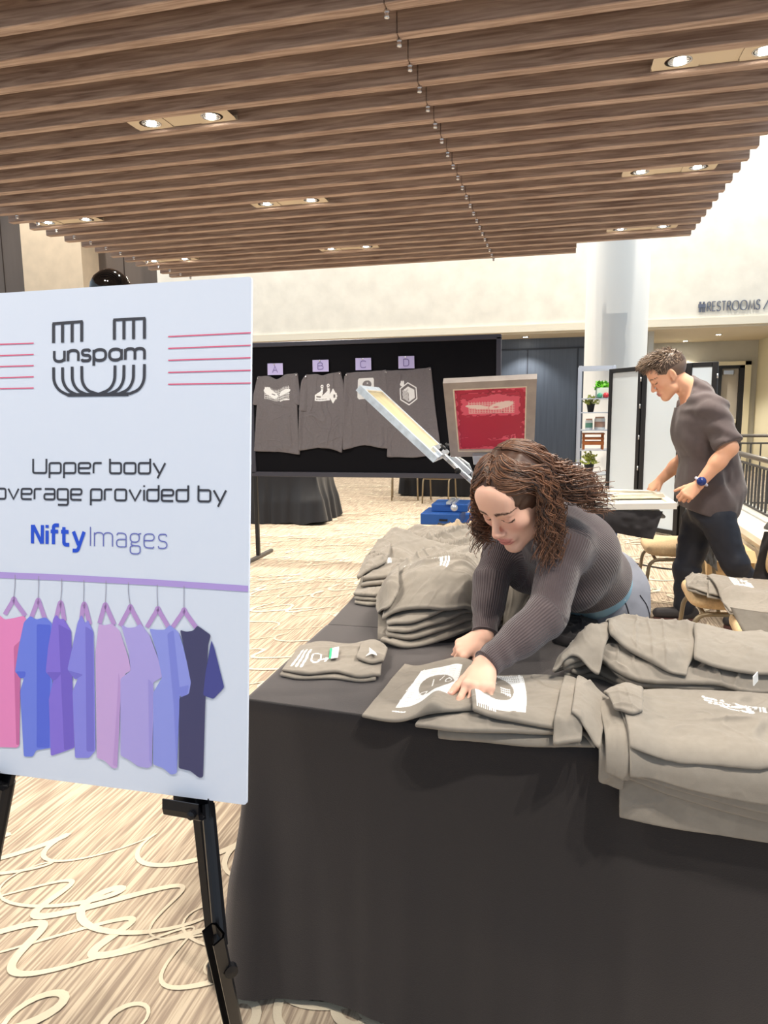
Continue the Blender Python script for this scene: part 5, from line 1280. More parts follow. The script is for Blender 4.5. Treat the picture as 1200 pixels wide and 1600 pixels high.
# ================================================================== SCREEN PRINTING PRESS
M_pblue = mat('press_blue', (36, 84, 156), .4); M_alu = mat('press_aluminium', (206, 212, 220), .3, .55); M_plate = mat('platen_grey', (120, 118, 116), .6)
PCX, PCY = -.18, 4.9
pr = thing('printing_press', (PCX, PCY, 0), 'blue and silver screen printing press between the woman and the man', 'printing press')
w = MB(); w.box((PCX - .11, PCY - .11, .06), (PCX + .11, PCY + .11, .74), 0, .01); w.build('column', M_pblue, pr)
for x, y in ((-.64, 4.68), (.345, 4.78), (-.64, 5.2), (.345, 5.2)):
    w = MB(); w.box((x - .045, y - .045, 0), (x + .045, y + .045, .655), 0, .006); w.build('leg', M_pblue, pr)
w = MB()
for y in (4.73, 5.2): w.box((-.64, y - .03, .56), (.345, y + .03, .64), 0, .004)
w.build('base_beam', M_pblue, pr)
w = MB(); w.box((-.86, 4.52, .672), (-.60, 4.82, .748), 0, .006); tb = w.build('drawer_box', M_pblue, pr)
w = MB(); w.lathe(ony(710, 793, 4.52), [(.022, 0), (.024, .012), (.015, .022), (0, .024)], 20, 0, (0, -1, 0)); w.build('round_knob', M_alu, tb, True)
w = MB(); w.box((-.735, 4.514, .70), (-.68, 4.522, .712)); w.build('slot', M_black, tb)
w = MB(); w.box((-.80, 4.6, .749), (-.56, 4.85, .80), 0, .004); w.build('side_bracket', M_pblue, pr)
w = MB(); w.box((-.70, 4.585, .80), (-.67, 4.85, .815)); w.box((-.66, 4.585, .80), (-.645, 4.85, .812)); w.build('guide_rail', M_alu, pr)
w = MB(); w.lathe((PCX, PCY, .741), [(.22, 0), (.22, .04), (.12, .05), (.12, .16), (.2, .17), (.2, .2), (.06, .22)], 32); w.build('turret', M_alu, pr, True)
u_l = unit(V(-.74, 0, .68))
def print_arm(P0, u, L, wd, side):
    u = unit(u); n = unit(np.cross(u, side)); 
    w = MB(); w.obox(P0 + u * L / 2, u, side, (L / 2, .028, .016), 0, .004); w.obox(P0 + u * L * .55 + n * .035, u, side, (L * .22, .02, .018), 0, .004); a = w.build('arm', M_alu, pr)
    w = MB(); w.obox(P0 + u * L * .95, u, side, (.045, wd, .024), 0, .005); w.build('screen_clamp', M_alu, a)
    w = MB()
    for s_ in (-.7, .7): w.lathe(P0 + u * L * .93 + side * wd * s_ + n * .02, [(.010, 0), (.010, .025), (.024, .028), (.024, .04), (.01, .045)], 16, 0, n)
    w.lathe(P0 + u * L * .5 + side * .03, [(.014, 0), (.014, .05), (.022, .052), (.022, .065)], 14, 0, side); w.build('clamp_knob', M_black, a, True)
    w = MB(); w.tube([P0 + u * L * .2 + n * .02, P0 + u * L * .45 + n * .07, P0 + u * L * .8 + n * .05], .009, 8); w.tube([P0 + u * L * .3 + side * .04, P0 + u * L * .75 + side * .05], .012, 10); w.build('spring_rod', M_steel, a, True)
YS = V(0, -1, 0); XS = V(1, 0, 0)
print_arm(V(-.50, 4.9, .86), u_l, .42, .16, YS)
w = MB(); w.box((-.52, 4.87, .84), (PCX, 4.93, .88), 0, .004); w.build('head_beam', M_alu, pr)
w = MB(); w.box((PCX, 4.87, .84), (.06, 4.93, .88), 0, .004); w.build('head_beam', M_alu, pr)
w = MB(); w.box((-.43, 4.70, .84), (-.37, 5.0, .88), 0, .004); w.build('head_beam', M_alu, pr)
u_f = unit(V(0, -.52, .49))
print_arm(V(-.41, 4.86, .965), u_f, .20, .13, XS)
print_arm(V(.02, 4.86, .86), V(1, 0, -.06), .16, .15, YS)
# lever with a disc knob by the right hand screen
kp = ony(897, 728, 4.7); w = MB(); w.lathe(kp - V(0, 0, .012), [(.008, -.07), (.008, 0), (.036, .002), (.04, .012), (.036, .02), (.0, .022)], 24); w.build('height_knob', M_alu, pr, True)
w = MB(); w.tube([ony(897, 742, 4.68), ony(905, 760, 4.66), ony(914, 784, 4.62)], [.014, .018, .010], 12); w.build('lever', mat('lever_white', (236, 236, 236), .4), pr, True)
w = MB(); w.tube([ony(902, 758, 4.63), ony(909, 772, 4.61)], .018, 12); w.build('lever_grip', M_black, pr, True)
for a, c in (((868, 762, 4.72), (900, 786, 4.62)), ((845, 758, 4.9), (885, 780, 4.8))):
    w = MB(); w.tube([ony(*a), ony(*c)], .022, 10); w.lathe(ony(*a) + V(0, 0, .015), [(.028, 0), (.03, .012), (0, .016)], 16); w.build('linkage', M_alu, pr, True)
w = MB(); w.box((.16, 4.62, .735), (.66, 5.06, .755), 0, .006); w.build('platen', M_plate, pr)
w = MB(); w.box((-.0, 4.8, .70), (.5, 4.9, .735), 0, .004); w.build('platen_arm', M_pblue, pr)
w = MB(); w.box((-.24, 5.22, .60), (-.045, 5.45, .94), 0, .008); w.build('control_box', M_pblue, pr)
w = MB(); w.tube(fillet([V(-.06, 5.3, .93), V(.02, 5.3, .93), V(.03, 5.3, .80)], .05), .010, 10); w.build('hose', mat('hose_white', (230, 228, 220), .5), pr, True)
w = MB(); w.box((-.27, 5.2, .945), (-.03, 5.46, .965), 0, .008); w.build('tray', mat('tray_white', (226, 228, 232), .4), pr)
f = Field(); r = random.Random(3)
tw = Garment(); PF = Pile(-.4, .2, 5.0, 5.6, .966)
for k in range(3): tw.patch(PF, [V(-.255 + .01 * k, 5.22, 0), V(-.05, 5.215, 0)], [V(-.25, 5.42, 0), V(-.055 - .02 * k, 5.42, 0)], .022, 440 + k, .007, .3, nu=50, nv=40, jit=.01)
tw.build('folded_towel', 'folded cream towel on the blue box of the press behind the woman\'s head', 'towel', None, mat('cream_towel', (232, 222, 194), .95, bump=(200, .5), attr='print'))

# screens
M_screenframe = mat('screen_frame_pale', (222, 214, 196), .5, noise=(20, .08)); M_frame_g = mat('screen_frame_grey', (164, 156, 152), .5, .2, noise=(14, .1)); M_mesh = mat('screen_mesh_pale', (224, 212, 170), .6, noise=(8, .12))
M_redmesh = mat('screen_emulsion', (200, 60, 90), .45, attr='tint')
def screen(name, c00, c10, c11, c01, label, m_frame, bar, depth, side, grid=None, m_mesh=None, lipm=None):
    """c00 c10 c11 c01: frame corners in order; side: unit normal towards the face shown"""
    t = thing(name, (c00 + c10 + c11 + c01) / 4, label, 'print screen', 'screens of the printing press')
    C4 = [c00, c10, c11, c01]; w = MB()
    inn = []
    for i in range(4):
        a = unit(C4[(i + 1) % 4] - C4[i]); b2 = unit(C4[i - 1] - C4[i]); inn.append(C4[i] + a * bar + b2 * bar)
    for i in range(4):
        j = (i + 1) % 4; w.prism([C4[i], C4[j], inn[j], inn[i]], -side * depth)
    w.build('frame', m_frame, t)
    if lipm:
        w = MB()
        for i in range(4):
            j = (i + 1) % 4; q0, q1 = inn[i], inn[j]; cc = sum(inn) / 4; f0 = q0 + unit(cc - q0) * .012; f1 = q1 + unit(cc - q1) * .012
            w.prism([q0, q1, f1, f0], -side * depth * .5)
        w.build('frame_lip', lipm, t)
    n = 120 if grid else 2; U, W = np.meshgrid(np.linspace(0, 1, n), np.linspace(0, 1, n), indexing='ij'); U_, W_ = U[..., None], W[..., None]
    P = (1 - W_) * ((1 - U_) * inn[0] + U_ * inn[1]) + W_ * ((1 - U_) * inn[3] + U_ * inn[2]) - side * depth * .35
    i, j = np.meshgrid(np.arange(n - 1), np.arange(n - 1), indexing='ij'); q = (i * n + j).ravel()
    link_mesh('mesh', P.reshape(-1, 3), np.stack([q, q + n, q + n + 1, q + 1], 1), m_mesh or M_mesh, t, False, None, None, None, grid(U, W).reshape(-1, 3) if grid else None)
    return t
def redgrid(U, W):
    bright = np.array(lin((232, 92, 120))); dark = np.array(lin((186, 26, 66))); wht = np.array(lin((250, 226, 222))); ink = np.array(lin((150, 16, 50)))
    nz = noise2(U * 5, W * 16, 51) * .06 + noise2(U * 22, W * 40, 52) * .03
    d = np.minimum(np.minimum(U, 1 - U), np.minimum(W, 1 - W)) + nz * .5
    m = np.zeros_like(U); m = np.where((d > .035) & (d < .10), 1, m); m = np.where((W + nz < .58) & (d > .10) & (np.abs(U - .5) < .42), 1, m); m = np.where(W + nz * .3 > .955, 1, m); m = np.where((W + nz > .86) & (W < .90) & (d > .1), .9, m)
    m = np.where((np.abs(W - .22 - nz) < .012) & (noise2(U * 10, W * 3, 55) > .1), 0, m)
    e = (m != np.roll(m, 1, 0)) | (m != np.roll(m, 1, 1))
    col = bright + (dark - bright) * m[..., None]; col = np.where(e[..., None] & (m > 0)[..., None], ink, col)
    art = gridmask(U, W, .20, .84, .60, .78, 17, 7, .25) * .75; art = np.maximum(art, (ovl(U - (W - .7) * .8, W - (U - .62) * .10, .64, .71, .15, .055) < 1) * 1.0); art = np.maximum(art, (ovl(U + (W - .7) * .8, W + (U - .33) * .08, .32, .70, .15, .032) < 1) * 1.0)
    art = np.where((ovl(U, W, .58, .69, .05, .01) < 1), .2, art); art = np.maximum(art, seg(U, W, (.2, .62), (.36, .605), .008) * .2)
    col = col + (wht - col) * art[..., None]
    x = np.maximum(seg(U, W, (.47, .955), (.55, .885), .008), seg(U, W, (.55, .955), (.47, .885), .008)); return np.where(x[..., None] > 0, ink, col)
rb0, rb1 = ony(704, 714, 4.72), ony(834, 713, 4.72); rt0, rt1 = ony(692, 599, 4.2), ony(839, 592, 4.2)
sd = unit(np.cross(rb1 - rb0, rt0 - rb0)); sd = sd if sd[1] < 0 else -sd
screen('print_screen', rb0, rb1, rt1, rt0, 'raised print screen with red emulsion and white artwork, facing the camera', M_frame_g, .055, .04, sd, redgrid, M_redmesh, M_screenframe)
S0 = V(-.50, 0, .86); s0 = S0 + u_l * .36; s1 = S0 + u_l * 1.07; sd = unit(V(.68, 0, .74))
screen('print_screen', V(s0[0], 4.64, s0[2]), V(s1[0], 4.64, s1[2]), V(s1[0], 5.16, s1[2]), V(s0[0], 5.16, s0[2]), 'pale print screen raised at a slant, seen edge-on in front of the hanging shirts', mat('screen_frame_bluish', (206, 220, 234), .45, .1, noise=(26, .14)), .04, .045, sd, None, None, M_screenframe)
q00, q10, q11, q01 = ony(905, 788, 4.56), ony(1058, 786, 4.56), ony(1028, 766, 5.06), ony(900, 763, 5.06)
sd = unit(np.cross(q10 - q00, q01 - q00)); sd = sd if sd[2] > 0 else -sd
ms = screen('print_screen', q00, q10, q11, q01, 'white print screen lying flat in the man\'s hands', mat('screen_frame_white', (236, 234, 228), .4), .035, .038, sd, None, mat('screen_mesh_white', (232, 230, 216), .5, noise=(14, .06)), M_screenframe)
w = MB(); cc = (q00 + q11) / 2 + sd * .003; w.obox(cc + V(.11, .0, .002), unit(q10 - q00), unit(q01 - q00), (.16, .06, .0015)); w.build('ink_patch', mat('ink_residue', (176, 168, 140), .4, noise=(20, .3)), ms)
# shirt on the platen
hangcloth('platen_shirt', ony(906, 797, 4.57), ony(1036, 799, 4.57), ony(925, 826, 4.54), ony(1020, 843, 4.53), 'charcoal shirt on the press platen, hanging below the white screen', 445, M_shirtdk, .016, bulge=.02)
# ================================================================== PEOPLE
def placed(fl, c, R, s=1.0, rad=.17):
    c = np.asarray(c, float)
    def f(P):
        q = ((P - c) @ R) / s; d = np.linalg.norm(q, axis=1) - rad; out = d.copy() + .0; m = d < .05
        if m.any(): out[m] = fl(q[m])
        return out * s
    return f
def frame_from(fwd, up):
    """columns: person's right, forward, up"""
    f = unit(fwd); u = unit(np.asarray(up, float) - f * np.dot(up, f)); return np.stack([np.cross(f, u), f, u], 1)
def head_field(female):
    F = Field()
    F.u(ell((0, -.014, .034), (.074, .095, .086)), .01)
    F.u(ell((0, .030, -.030), (.058 if female else .061, .058, .078)), .03)
    F.u(cone((-.040, .02, -.075), (0, .066, -.098), .022, .020), .02); F.u(cone((.040, .02, -.075), (0, .066, -.098), .022, .020), .02)
    F.u(ell((0, .074, -.098), (.019, .016, .015)), .015)
    for s in (-1, 1):
        F.u(ell((s * .043, .055, -.022), (.021, .024, .020)), .02)
    F.u(cone((-.034, .078, .016), (.034, .078, .016), .010 if female else .0125, .010 if female else .0125), .018)
    F.u(ell((0, .070, .05), (.05, .022, .035)), .03)
    for s in (-1, 1):
        F.sub(ell((s * .032, .101, .000), (.021, .017, .012)), .012)
        F.u(ell((s * .032, .0765, -.001), (.0145, .0125, .0115)), .003)
    F.u(cone((0, .090, .006), (0, .108, -.031), .0065, .0105), .010)
    F.u(ell((0, .1075, -.035), (.0105, .0095, .0088)), .006)
    for s in (-1, 1): F.u(ell((s * .0115, .0975, -.038), (.0075, .0095, .0068)), .005)
    for s in (-1, 1): F.sub(ell((s * .006, .103, -.0455), (.0032, .004, .003)), .003)
    F.u(ell((0, .080, -.064), (.027, .018, .020)), .012)
    F.u(ell((0, .0945, -.0615), (.021, .0085, .0052)), .004); F.u(ell((0, .0935, -.0715), (.018, .0085, .0062)), .004)
    F.sub(cone((-.020, .101, -.0662), (.020, .101, -.0662), .0018, .0018), .003)
    for s in (-1, 1):
        a = .25; R = np.array([[math.cos(a), -s * math.sin(a), 0], [s * math.sin(a), math.cos(a), 0], [0, 0, 1]])
        F.u(ell((s * .077, -.006, -.006), (.0075, .018, .031), R), .008); F.sub(ell((s * .086, -.002, -.003), (.007, .010, .018), R), .004); F.u(ell((s * .076, .004, -.033), (.006, .008, .009)), .006)
    return F
def paint_head(Q, female, skin, lip, brow, blush):
    """colour by position in the head's own frame"""
    n = len(Q); col = np.tile(np.array(lin(skin)), (n, 1)); x, y, z = np.abs(Q[:, 0]), Q[:, 1], Q[:, 2]
    def mixc(c, m): 
        nonlocal col; col = col + (np.array(lin(c)) - col) * np.clip(m, 0, 1)[:, None]
    front = np.clip((y - .045) / .02, 0, 1)
    mixc(blush, .5 * np.exp(-((x - .042) / .018) ** 2 - ((z + .03) / .02) ** 2) * front); mixc(blush, .4 * np.exp(-(x / .012) ** 2 - ((z + .035) / .014) ** 2) * front)
    zl = np.where(z > -.0665, .0052, .0068); cz = np.where(z > -.0665, -.0618, -.0712)
    mixc(lip, (1.25 - np.hypot(x / .0215, (z - cz) / zl)) * 4 * (y > .08))
    mixc((120, 66, 60), (1 - np.abs(z + .0664) / .0016) * (x < .02) * (y > .085) * .8)
    bz = .0195 + .006 * (1 - ((x - .032) / .022) ** 2) ; bw = .0042 * (1.15 - (x - .012) / .05)
    mixc(brow, (1.3 - np.abs(z - bz) / bw) * 2.2 * (x > .012) * (x < .054) * front * (.85 if female else .7))
    ez = -.0045 - .0035 * (1 - ((x - .032) / .015) ** 2)
    mixc((34, 22, 20), (1.5 - np.abs(z - ez) / .0021) * 2.4 * (np.abs(x - .032) < .0165) * (y > .05) * (1.0 if female else .7))
    if female: mixc((196, 140, 120), .55 * np.exp(-((x - .033) / .016) ** 2 - ((z - .004) / .006) ** 2) * front)
    return col
def hand_field(F, wrist, f, n, s, curl, size=1.0, spread=.10, thumb=(.75, .65, -.25), tcurl=.35, k=.008):
    """f: towards the fingers, n: back of the hand, s: towards the thumb"""
    f = unit(f); n = unit(np.asarray(n, float) - f * np.dot(n, f)); s_ = np.cross(f, n); s = s_ if np.dot(s_, s) > 0 else -s_
    W = np.asarray(wrist, float); z = size
    kn = [W + (f * a + s * b + n * c) * z for a, b, c in ((.088, .030, .002), (.092, .010, .005), (.087, -.010, .004), (.078, -.028, .0))]
    for i, K in enumerate(kn): F.u(cone(W + s * (.012, .004, -.004, -.012)[i] * z, K, .0165 * z, .0118 * z), .014)
    F.u(cone(W + (f * .03 + s * .022 - n * .006) * z, W + (f * .055 + s * .020 - n * .008) * z, .015 * z, .013 * z), .012)
    F.u(cone(W + (f * .03 - s * .020 - n * .006) * z, W + (f * .06 - s * .022 - n * .006) * z, .014 * z, .012 * z), .012)
    Ls = ((.042, .026, .022), (.046, .029, .023), (.042, .027, .022), (.034, .021, .019)); tips = []
    for i in range(4):
        p = kn[i]; F.u(ell(p + n * .003 * z, (.0105 * z,) * 3), .006); a = 0; sp = (1, .3, -.4, -1.1)[i] * spread
        base = unit(f * math.cos(sp) + s * math.sin(sp)); r = (.0095, .0098, .0092, .0082)[i] * z
        for j in range(3):
            a += curl[i][j]; d = base * math.cos(a) - n * math.sin(a); q = p + d * Ls[i][j] * z
            F.u(cone(p, q, r, r * .90), .0035 if j else .005); p = q; r *= .90
        tips.append((p, d, unit(n * math.cos(a) + base * math.sin(a)), r))
    p = W + (f * .022 + s * .026 - n * .004) * z; d = unit(f * thumb[0] + s * thumb[1] + n * thumb[2]); r = .0125 * z
    for j, L in enumerate((.040, .032, .026)):
        q = p + d * L * z; F.u(cone(p, q, r, r * .88), .009 if j == 0 else .004); p = q; r *= .88
        d = unit(d * math.cos(tcurl) + unit(f - s * .55 - n * .35) * math.sin(tcurl))
    tips.append((p, d, n, r)); return tips
def nails(tips, parent, m):
    for (p, d, nn, r) in tips:
        nn = unit(nn - d * np.dot(nn, d)); w = MB(); c = p - d * r * .1 + nn * r * .72; w.obox(c, d, np.cross(nn, d), (r * .62, r * .62, r * .22), 0, r * .18); w.build('fingernail', m, parent, True)
def ribbed(name, rgb, step, strength):
    m = mat(name, rgb, .9, spec=.15, sheen=.35); nt = m.node_tree; N, L = nt.nodes, nt.links; b = N['Principled BSDF']
    a = N.new('ShaderNodeAttribute'); a.attribute_name = 'ink'
    k = N.new('ShaderNodeMath'); k.operation = 'MULTIPLY'; k.inputs[1].default_value = 2 * PI / step; L.new(a.outputs['Fac'], k.inputs[0])
    s = N.new('ShaderNodeMath'); s.operation = 'SINE'; L.new(k.outputs[0], s.inputs[0])
    bp = N.new('ShaderNodeBump'); bp.inputs['Strength'].default_value = strength; bp.inputs['Distance'].default_value = .0015; L.new(s.outputs[0], bp.inputs['Height']); L.new(bp.outputs[0], b.inputs['Normal'])
    return m
def strands_mesh(P, r0, r1, tint, name, m, parent, ns=4):
    """P: S x K x 3 polylines -> tapered tubes in one mesh"""
    S, K, _ = P.shape; T = np.gradient(P, axis=1); T /= np.linalg.norm(T, axis=2, keepdims=True) + 1e-9
    ref = np.array([.31, .52, .79]); u = np.cross(T, ref); u /= np.linalg.norm(u, axis=2, keepdims=True) + 1e-9; v = np.cross(T, u)
    rad = (np.linspace(0, 1, K)[None, :, None]); rr = r0 + (r1 - r0) * rad ** 1.5
    rings = [P + (u * math.cos(a) + v * math.sin(a)) * rr for a in np.arange(ns) * 2 * PI / ns]
    Vv = np.stack(rings, 2).reshape(-1, 3)
    s, k, a = np.meshgrid(np.arange(S), np.arange(K - 1), np.arange(ns), indexing='ij'); base = (s * K + k) * ns; a2 = (a + 1) % ns
    Fq = np.stack([base + a, base + a2, base + ns + a2, base + ns + a], -1).reshape(-1, 4)
    col = np.repeat(tint[:, None, :], K * ns, 1).reshape(-1, 3)
    return link_mesh(name, Vv, Fq, m, parent, True, None, None, None, col)
M_skin = mat('skin', (225, 178, 152), .55, spec=.3, attr='tint'); MATS['skin'].node_tree.nodes['Principled BSDF'].inputs['Subsurface Weight'].default_value = .08
MATS['skin'].node_tree.nodes['Principled BSDF'].inputs['Subsurface Radius'].default_value = (.02, .008, .004)
M_hair = mat('hair', (90, 60, 44), .38, spec=.5, attr='tint')
M_nail = mat('fingernail', (232, 190, 176), .35)

# ------------------------------------------------------------------ the woman leaning over the table
wf_ = unit(V(-.47, -.66, -.58)); WR = frame_from(wf_, V(.04, .05, 1)); 
eye_mid = ony(775, 812, 1.745); WS = 1.0
WH = eye_mid - WR @ V(0, .088, .0) * WS
C7 = ony(856, 822, 1.995); LSH = ony(882, 852, 1.89); RSH = ony(796, 838, 2.07); PEL = ony(927, 922, 2.30)
LEL = ony(855, 962, 1.745); LWR = ony(757, 1040, 1.585); REL = ony(768, 905, 2.0); RWR = ony(757, 992, 1.875)
sp = unit(C7 - PEL); la = unit((LSH - RSH) - sp * np.dot(LSH - RSH, sp)); fr = np.cross(la, sp)
if fr[2] > 0: fr = -fr
BR_ = np.stack([la, sp, fr], 1); LT = np.linalg.norm(C7 - PEL)
def torso_w(F, e=0.0):
    F.u(ell(PEL + sp * LT * .74, (.165 + e, .150 + e, .105 + e), BR_), .05)
    F.u(ell(PEL + sp * LT * .36 + fr * .012, (.140 + e, .150 + e, .112 + e), BR_), .06)
    for s in (-1, 1): F.u(ell(PEL + sp * LT * .66 + fr * .085 + la * s * .072, (.072 + e,) * 3), .04)
    F.u(cone(LSH, PEL + sp * LT * .8 + la * .08, .062 + e, .07 + e), .05); F.u(cone(RSH, PEL + sp * LT * .8 - la * .08, .062 + e, .07 + e), .05)
    F.u(cone(C7 - sp * .03, C7 + sp * .0, .075 + e, .055 + e), .05)
def arms_w(F, e=0.0):
    for S_, E_, W_ in ((LSH, LEL, LWR), (RSH, REL, RWR)):
        F.u(cone(S_, E_, .054 + e, .040 + e), .03); F.u(cone(E_, W_, .040 + e, .0255 + e), .02); F.u(cone(E_ + (W_ - E_) * .1, E_ + (W_ - E_) * .45, .040 + e, .037 + e), .02)
FB = Field(); torso_w(FB); arms_w(FB)
F0 = WH + WR @ V(0, -.02, -.055); FB.u(cone(F0, C7, .050, .058), .03)
FB.u(placed(head_field(True), WH, WR, WS), .012)
# her left hand pinching the shirt: fingers towards the camera and down
KN = ony(747, 1076, 1.505); fdir = unit(KN - LWR); toward = unit(EYE - LWR); nd = unit(toward - fdir * np.dot(toward, fdir)); 
side = np.cross(fdir, nd); side = side if side[0] < 0 else -side
HW = LWR + fdir * .004
tipsL = hand_field(FB, HW, fdir, nd + side * .15, side, ((.22, .22, .15), (.34, .40, .30), (.50, .55, .4), (.58, .6, .4)), .90, .16, (.90, .42, -.10), .05)
# her right hand resting behind, loosely closed
KN2 = ony(732, 1008, 1.86); fd2 = unit(KN2 - RWR); nd2 = unit(V(.1, -.5, .85)); sd2 = V(0, -1, -.2)
tipsR = hand_field(FB, RWR + fd2 * .004, fd2, nd2, sd2, ((.5, .7, .5), (.6, .8, .5), (.7, .8, .5), (.8, .8, .5)), .84, .05, (.8, .45, -.3), .3)
vs, qs = polygonise(FB, (-.34, 1.38, .70), (.42, 2.48, 1.34), .0033)
Q = ((vs - WH) @ WR) / WS
sk = (233, 186, 164); col = paint_head(Q, True, sk, (208, 132, 124), (66, 42, 34), (228, 158, 142))
hd = np.linalg.norm(Q, axis=1) < .16; col = np.where(hd[:, None], col, np.array(lin(sk)))
kd = np.min([np.linalg.norm(vs - (t[0] - t[1] * .0), axis=1) for t in tipsL + tipsR], axis=0); col = col + (np.array(lin((226, 150, 132))) - col) * (.35 * np.exp(-(kd / .02) ** 2))[:, None]
wm = link_mesh('person', vs, qs, M_skin, None, True, None, (.2, 2.3, 0), None, col)
tag(wm, 'person with wavy brown hair in ribbed dark top and grey jeans, folding a shirt', 'person')
nails(tipsL, wm, M_nail)
# ribbed top
def rib_coord(P):
    q0 = P - PEL - fr * .0; out = np.arctan2(q0 @ la, q0 @ fr - .02) * .14
    for S_, E_, W_ in ((LSH, LEL, LWR), (RSH, REL, RWR)):
        for a, b, r in ((S_, E_, .05), (E_, W_, .036)):
            ax = unit(b - a); q = P - a; h = q @ ax; L = np.linalg.norm(b - a); rad = q - h[:, None] * ax; d = np.linalg.norm(rad, axis=1)
            u = unit(np.cross(ax, V(.2, 1, .3))); v = np.cross(ax, u); an = np.arctan2(rad @ v, -(rad @ u)); m = (d < r * 1.8) & (h > .0) & (h < L + .005)
            out = np.where(m, an * r, out)
    return out
FT = Field(); torso_w(FT, .010); arms_w(FT, .008)
FT.u(ell(PEL + sp * .10, (.150, .11, .128), BR_), .04)
FT.u(cone(C7, C7 + (F0 - C7) * .42, .066, .060), .03)
def limb_wrinkles(P):
    d = np.zeros(len(P))
    for S_, E_, W_, k in ((LSH, LEL, LWR, 1.0), (RSH, REL, RWR, .8)):
        for c, ax, w, n in ((E_, unit(W_ - S_), .035, 90), (W_ - unit(W_ - E_) * .035, unit(W_ - E_), .030, 150), (S_, unit(E_ - S_), .05, 80)):
            q = P - c; h = q @ ax; r = np.linalg.norm(q, axis=1); skew = (q @ unit(np.cross(ax, V(0, 0, 1)))) * .5
            d += -.0026 * k * np.exp(-(r / (w * 1.6)) ** 2) * np.sin((h + skew) * n)
    return d
FT.disp(limb_wrinkles); FT.disp(lambda P: .0022 * noise3(P[:, 0] * 14, P[:, 1] * 14, P[:, 2] * 14, 5))
pel_cut = PEL + sp * .112
FT.isect(lambda P: -((P - pel_cut) @ sp) + .02 * (((P - PEL) @ fr) / .1), .006)
for W_, E_ in ((LWR, LEL), (RWR, REL)):
    ax = unit(W_ - E_); FT.isect((lambda W_, ax: lambda P: np.where(np.linalg.norm(P - W_, axis=1) < .09, (P - (W_ - ax * .004)) @ ax, -1.0))(W_, ax), .003)
vs, qs = polygonise(FT, (-.34, 1.38, .70), (.45, 2.55, 1.25), .0038)
M_rib = ribbed('ribbed_knit', (88, 77, 79), .0052, .55)
top_w = link_mesh('top', vs, qs, M_rib, wm, True, None, None, rib_coord(vs))
for W_, E_ in ((LWR, LEL), (RWR, REL)):
    ax = unit(W_ - E_); w = MB(); u = unit(np.cross(ax, V(0, 0, 1))); v = np.cross(ax, u); w.tube([W_ - ax * .007 + (u * math.cos(t) + v * math.sin(t)) * .0335 for t in np.linspace(0, 2 * PI, 33)[:-1]], .0022, 8, 0, False, True); w.build('cuff', M_rib, top_w, True)
# pale blue undershirt band, jeans
FU = Field(); FU.u(ell(PEL + sp * .055, (.142, .12, .118), BR_), .02); FU.u(ell(PEL + sp * LT * .36 + fr * .012, (.138, .15, .112), BR_), .05)
FU.isect(lambda P: -((P - (PEL + sp * .045)) @ sp), .004); FU.isect(lambda P: (P - (PEL + sp * .15)) @ sp, .004)
vs, qs = polygonise(FU, (-.1, 2.0, .65), (.5, 2.6, 1.15), .006); link_mesh('undershirt', vs, qs, mat('pale_blue_cotton', (138, 176, 196), .9), wm, True)
HL, HRt = PEL + la * .085 - V(0, 0, .05), PEL - la * .085 - V(0, 0, .05)
KL_, KR_ = V(HL[0] + .01, 2.315, .47), V(HRt[0] - .0, 2.34, .47); AL, AR = V(HL[0] + .03, 2.36, .09), V(HRt[0] - .01, 2.42, .09)
FJ = Field(); FJ.u(ell(PEL + sp * .005, (.160, .120, .138), BR_), .04); FJ.u(ell(PEL - fr * .055 - V(0, 0, .03), (.152, .115, .105), BR_), .05)
for H_, K_, A_ in ((HL, KL_, AL), (HRt, KR_, AR)): FJ.u(cone(H_, K_, .098, .068), .04); FJ.u(cone(K_, A_ - V(0, 0, .03), .068, .052), .03)
FJ.isect(lambda P: (P - (PEL + sp * .098)) @ sp - .045 * (((P - PEL) @ fr) / -.12), .005)
FJ.disp(lambda P: .004 * noise3(P[:, 0] * 9, P[:, 1] * 9, P[:, 2] * 22, 15) + .0015 * noise3(P[:, 0] * 30, P[:, 1] * 30, P[:, 2] * 40, 16))
vs, qs = polygonise(FJ, (-.1, 2.0, .05), (.55, 2.75, 1.1), .006)
M_jean = mat('grey_denim', (138, 140, 150), .85, spec=.2, noise=(7, .16), bump=(700, .25)); jn = link_mesh('jeans', vs, qs, M_jean, wm, True)
def project_to(F, p, d=None):
    p = np.asarray(p, float).copy()
    for _ in range(12):
        e = .002; v0 = F(p[None])[0]; g = np.array([F((p + np.eye(3)[i] * e)[None])[0] - v0 for i in range(3)]) / e; p = p - g * v0 / (g @ g + 1e-9) * .9
    return p
def seam(F, pix, r, name, m, parent, off=.001):
    pts = []
    for px, py, yy in pix: pts.append(project_to(F, ony(px, py, yy)))
    P = spline(pts, 40); P = [project_to(F, q) for q in P]; w = MB(); w.tube(P, r, 6); w.build(name, m, parent, True)
M_stitch = mat('denim_stitch', (196, 196, 200), .8); M_seamdk = mat('denim_seam', (30, 30, 38), .9)
seam(FJ, [(885, 962, 2.12), (930, 935, 2.12), (965, 905, 2.14), (985, 880, 2.2)], .0028, 'waistband_seam', M_seamdk, jn)
seam(FJ, [(968, 912, 2.13), (978, 935, 2.15), (982, 965, 2.17), (985, 985, 2.17)], .0022, 'side_seam', M_seamdk, jn)
seam(FJ, [(998, 930, 2.2), (1004, 950, 2.22), (1007, 975, 2.24)], .002, 'back_seam', M_seamdk, jn)
seam(FJ, [(915, 940, 2.12), (945, 938, 2.12), (968, 934, 2.13)], .0022, 'pocket_edge', M_seamdk, jn)
seam(FJ, [(972, 893, 2.14), (983, 902, 2.15), (990, 912, 2.17)], .0022, 'belt_loop', M_stitch, jn)
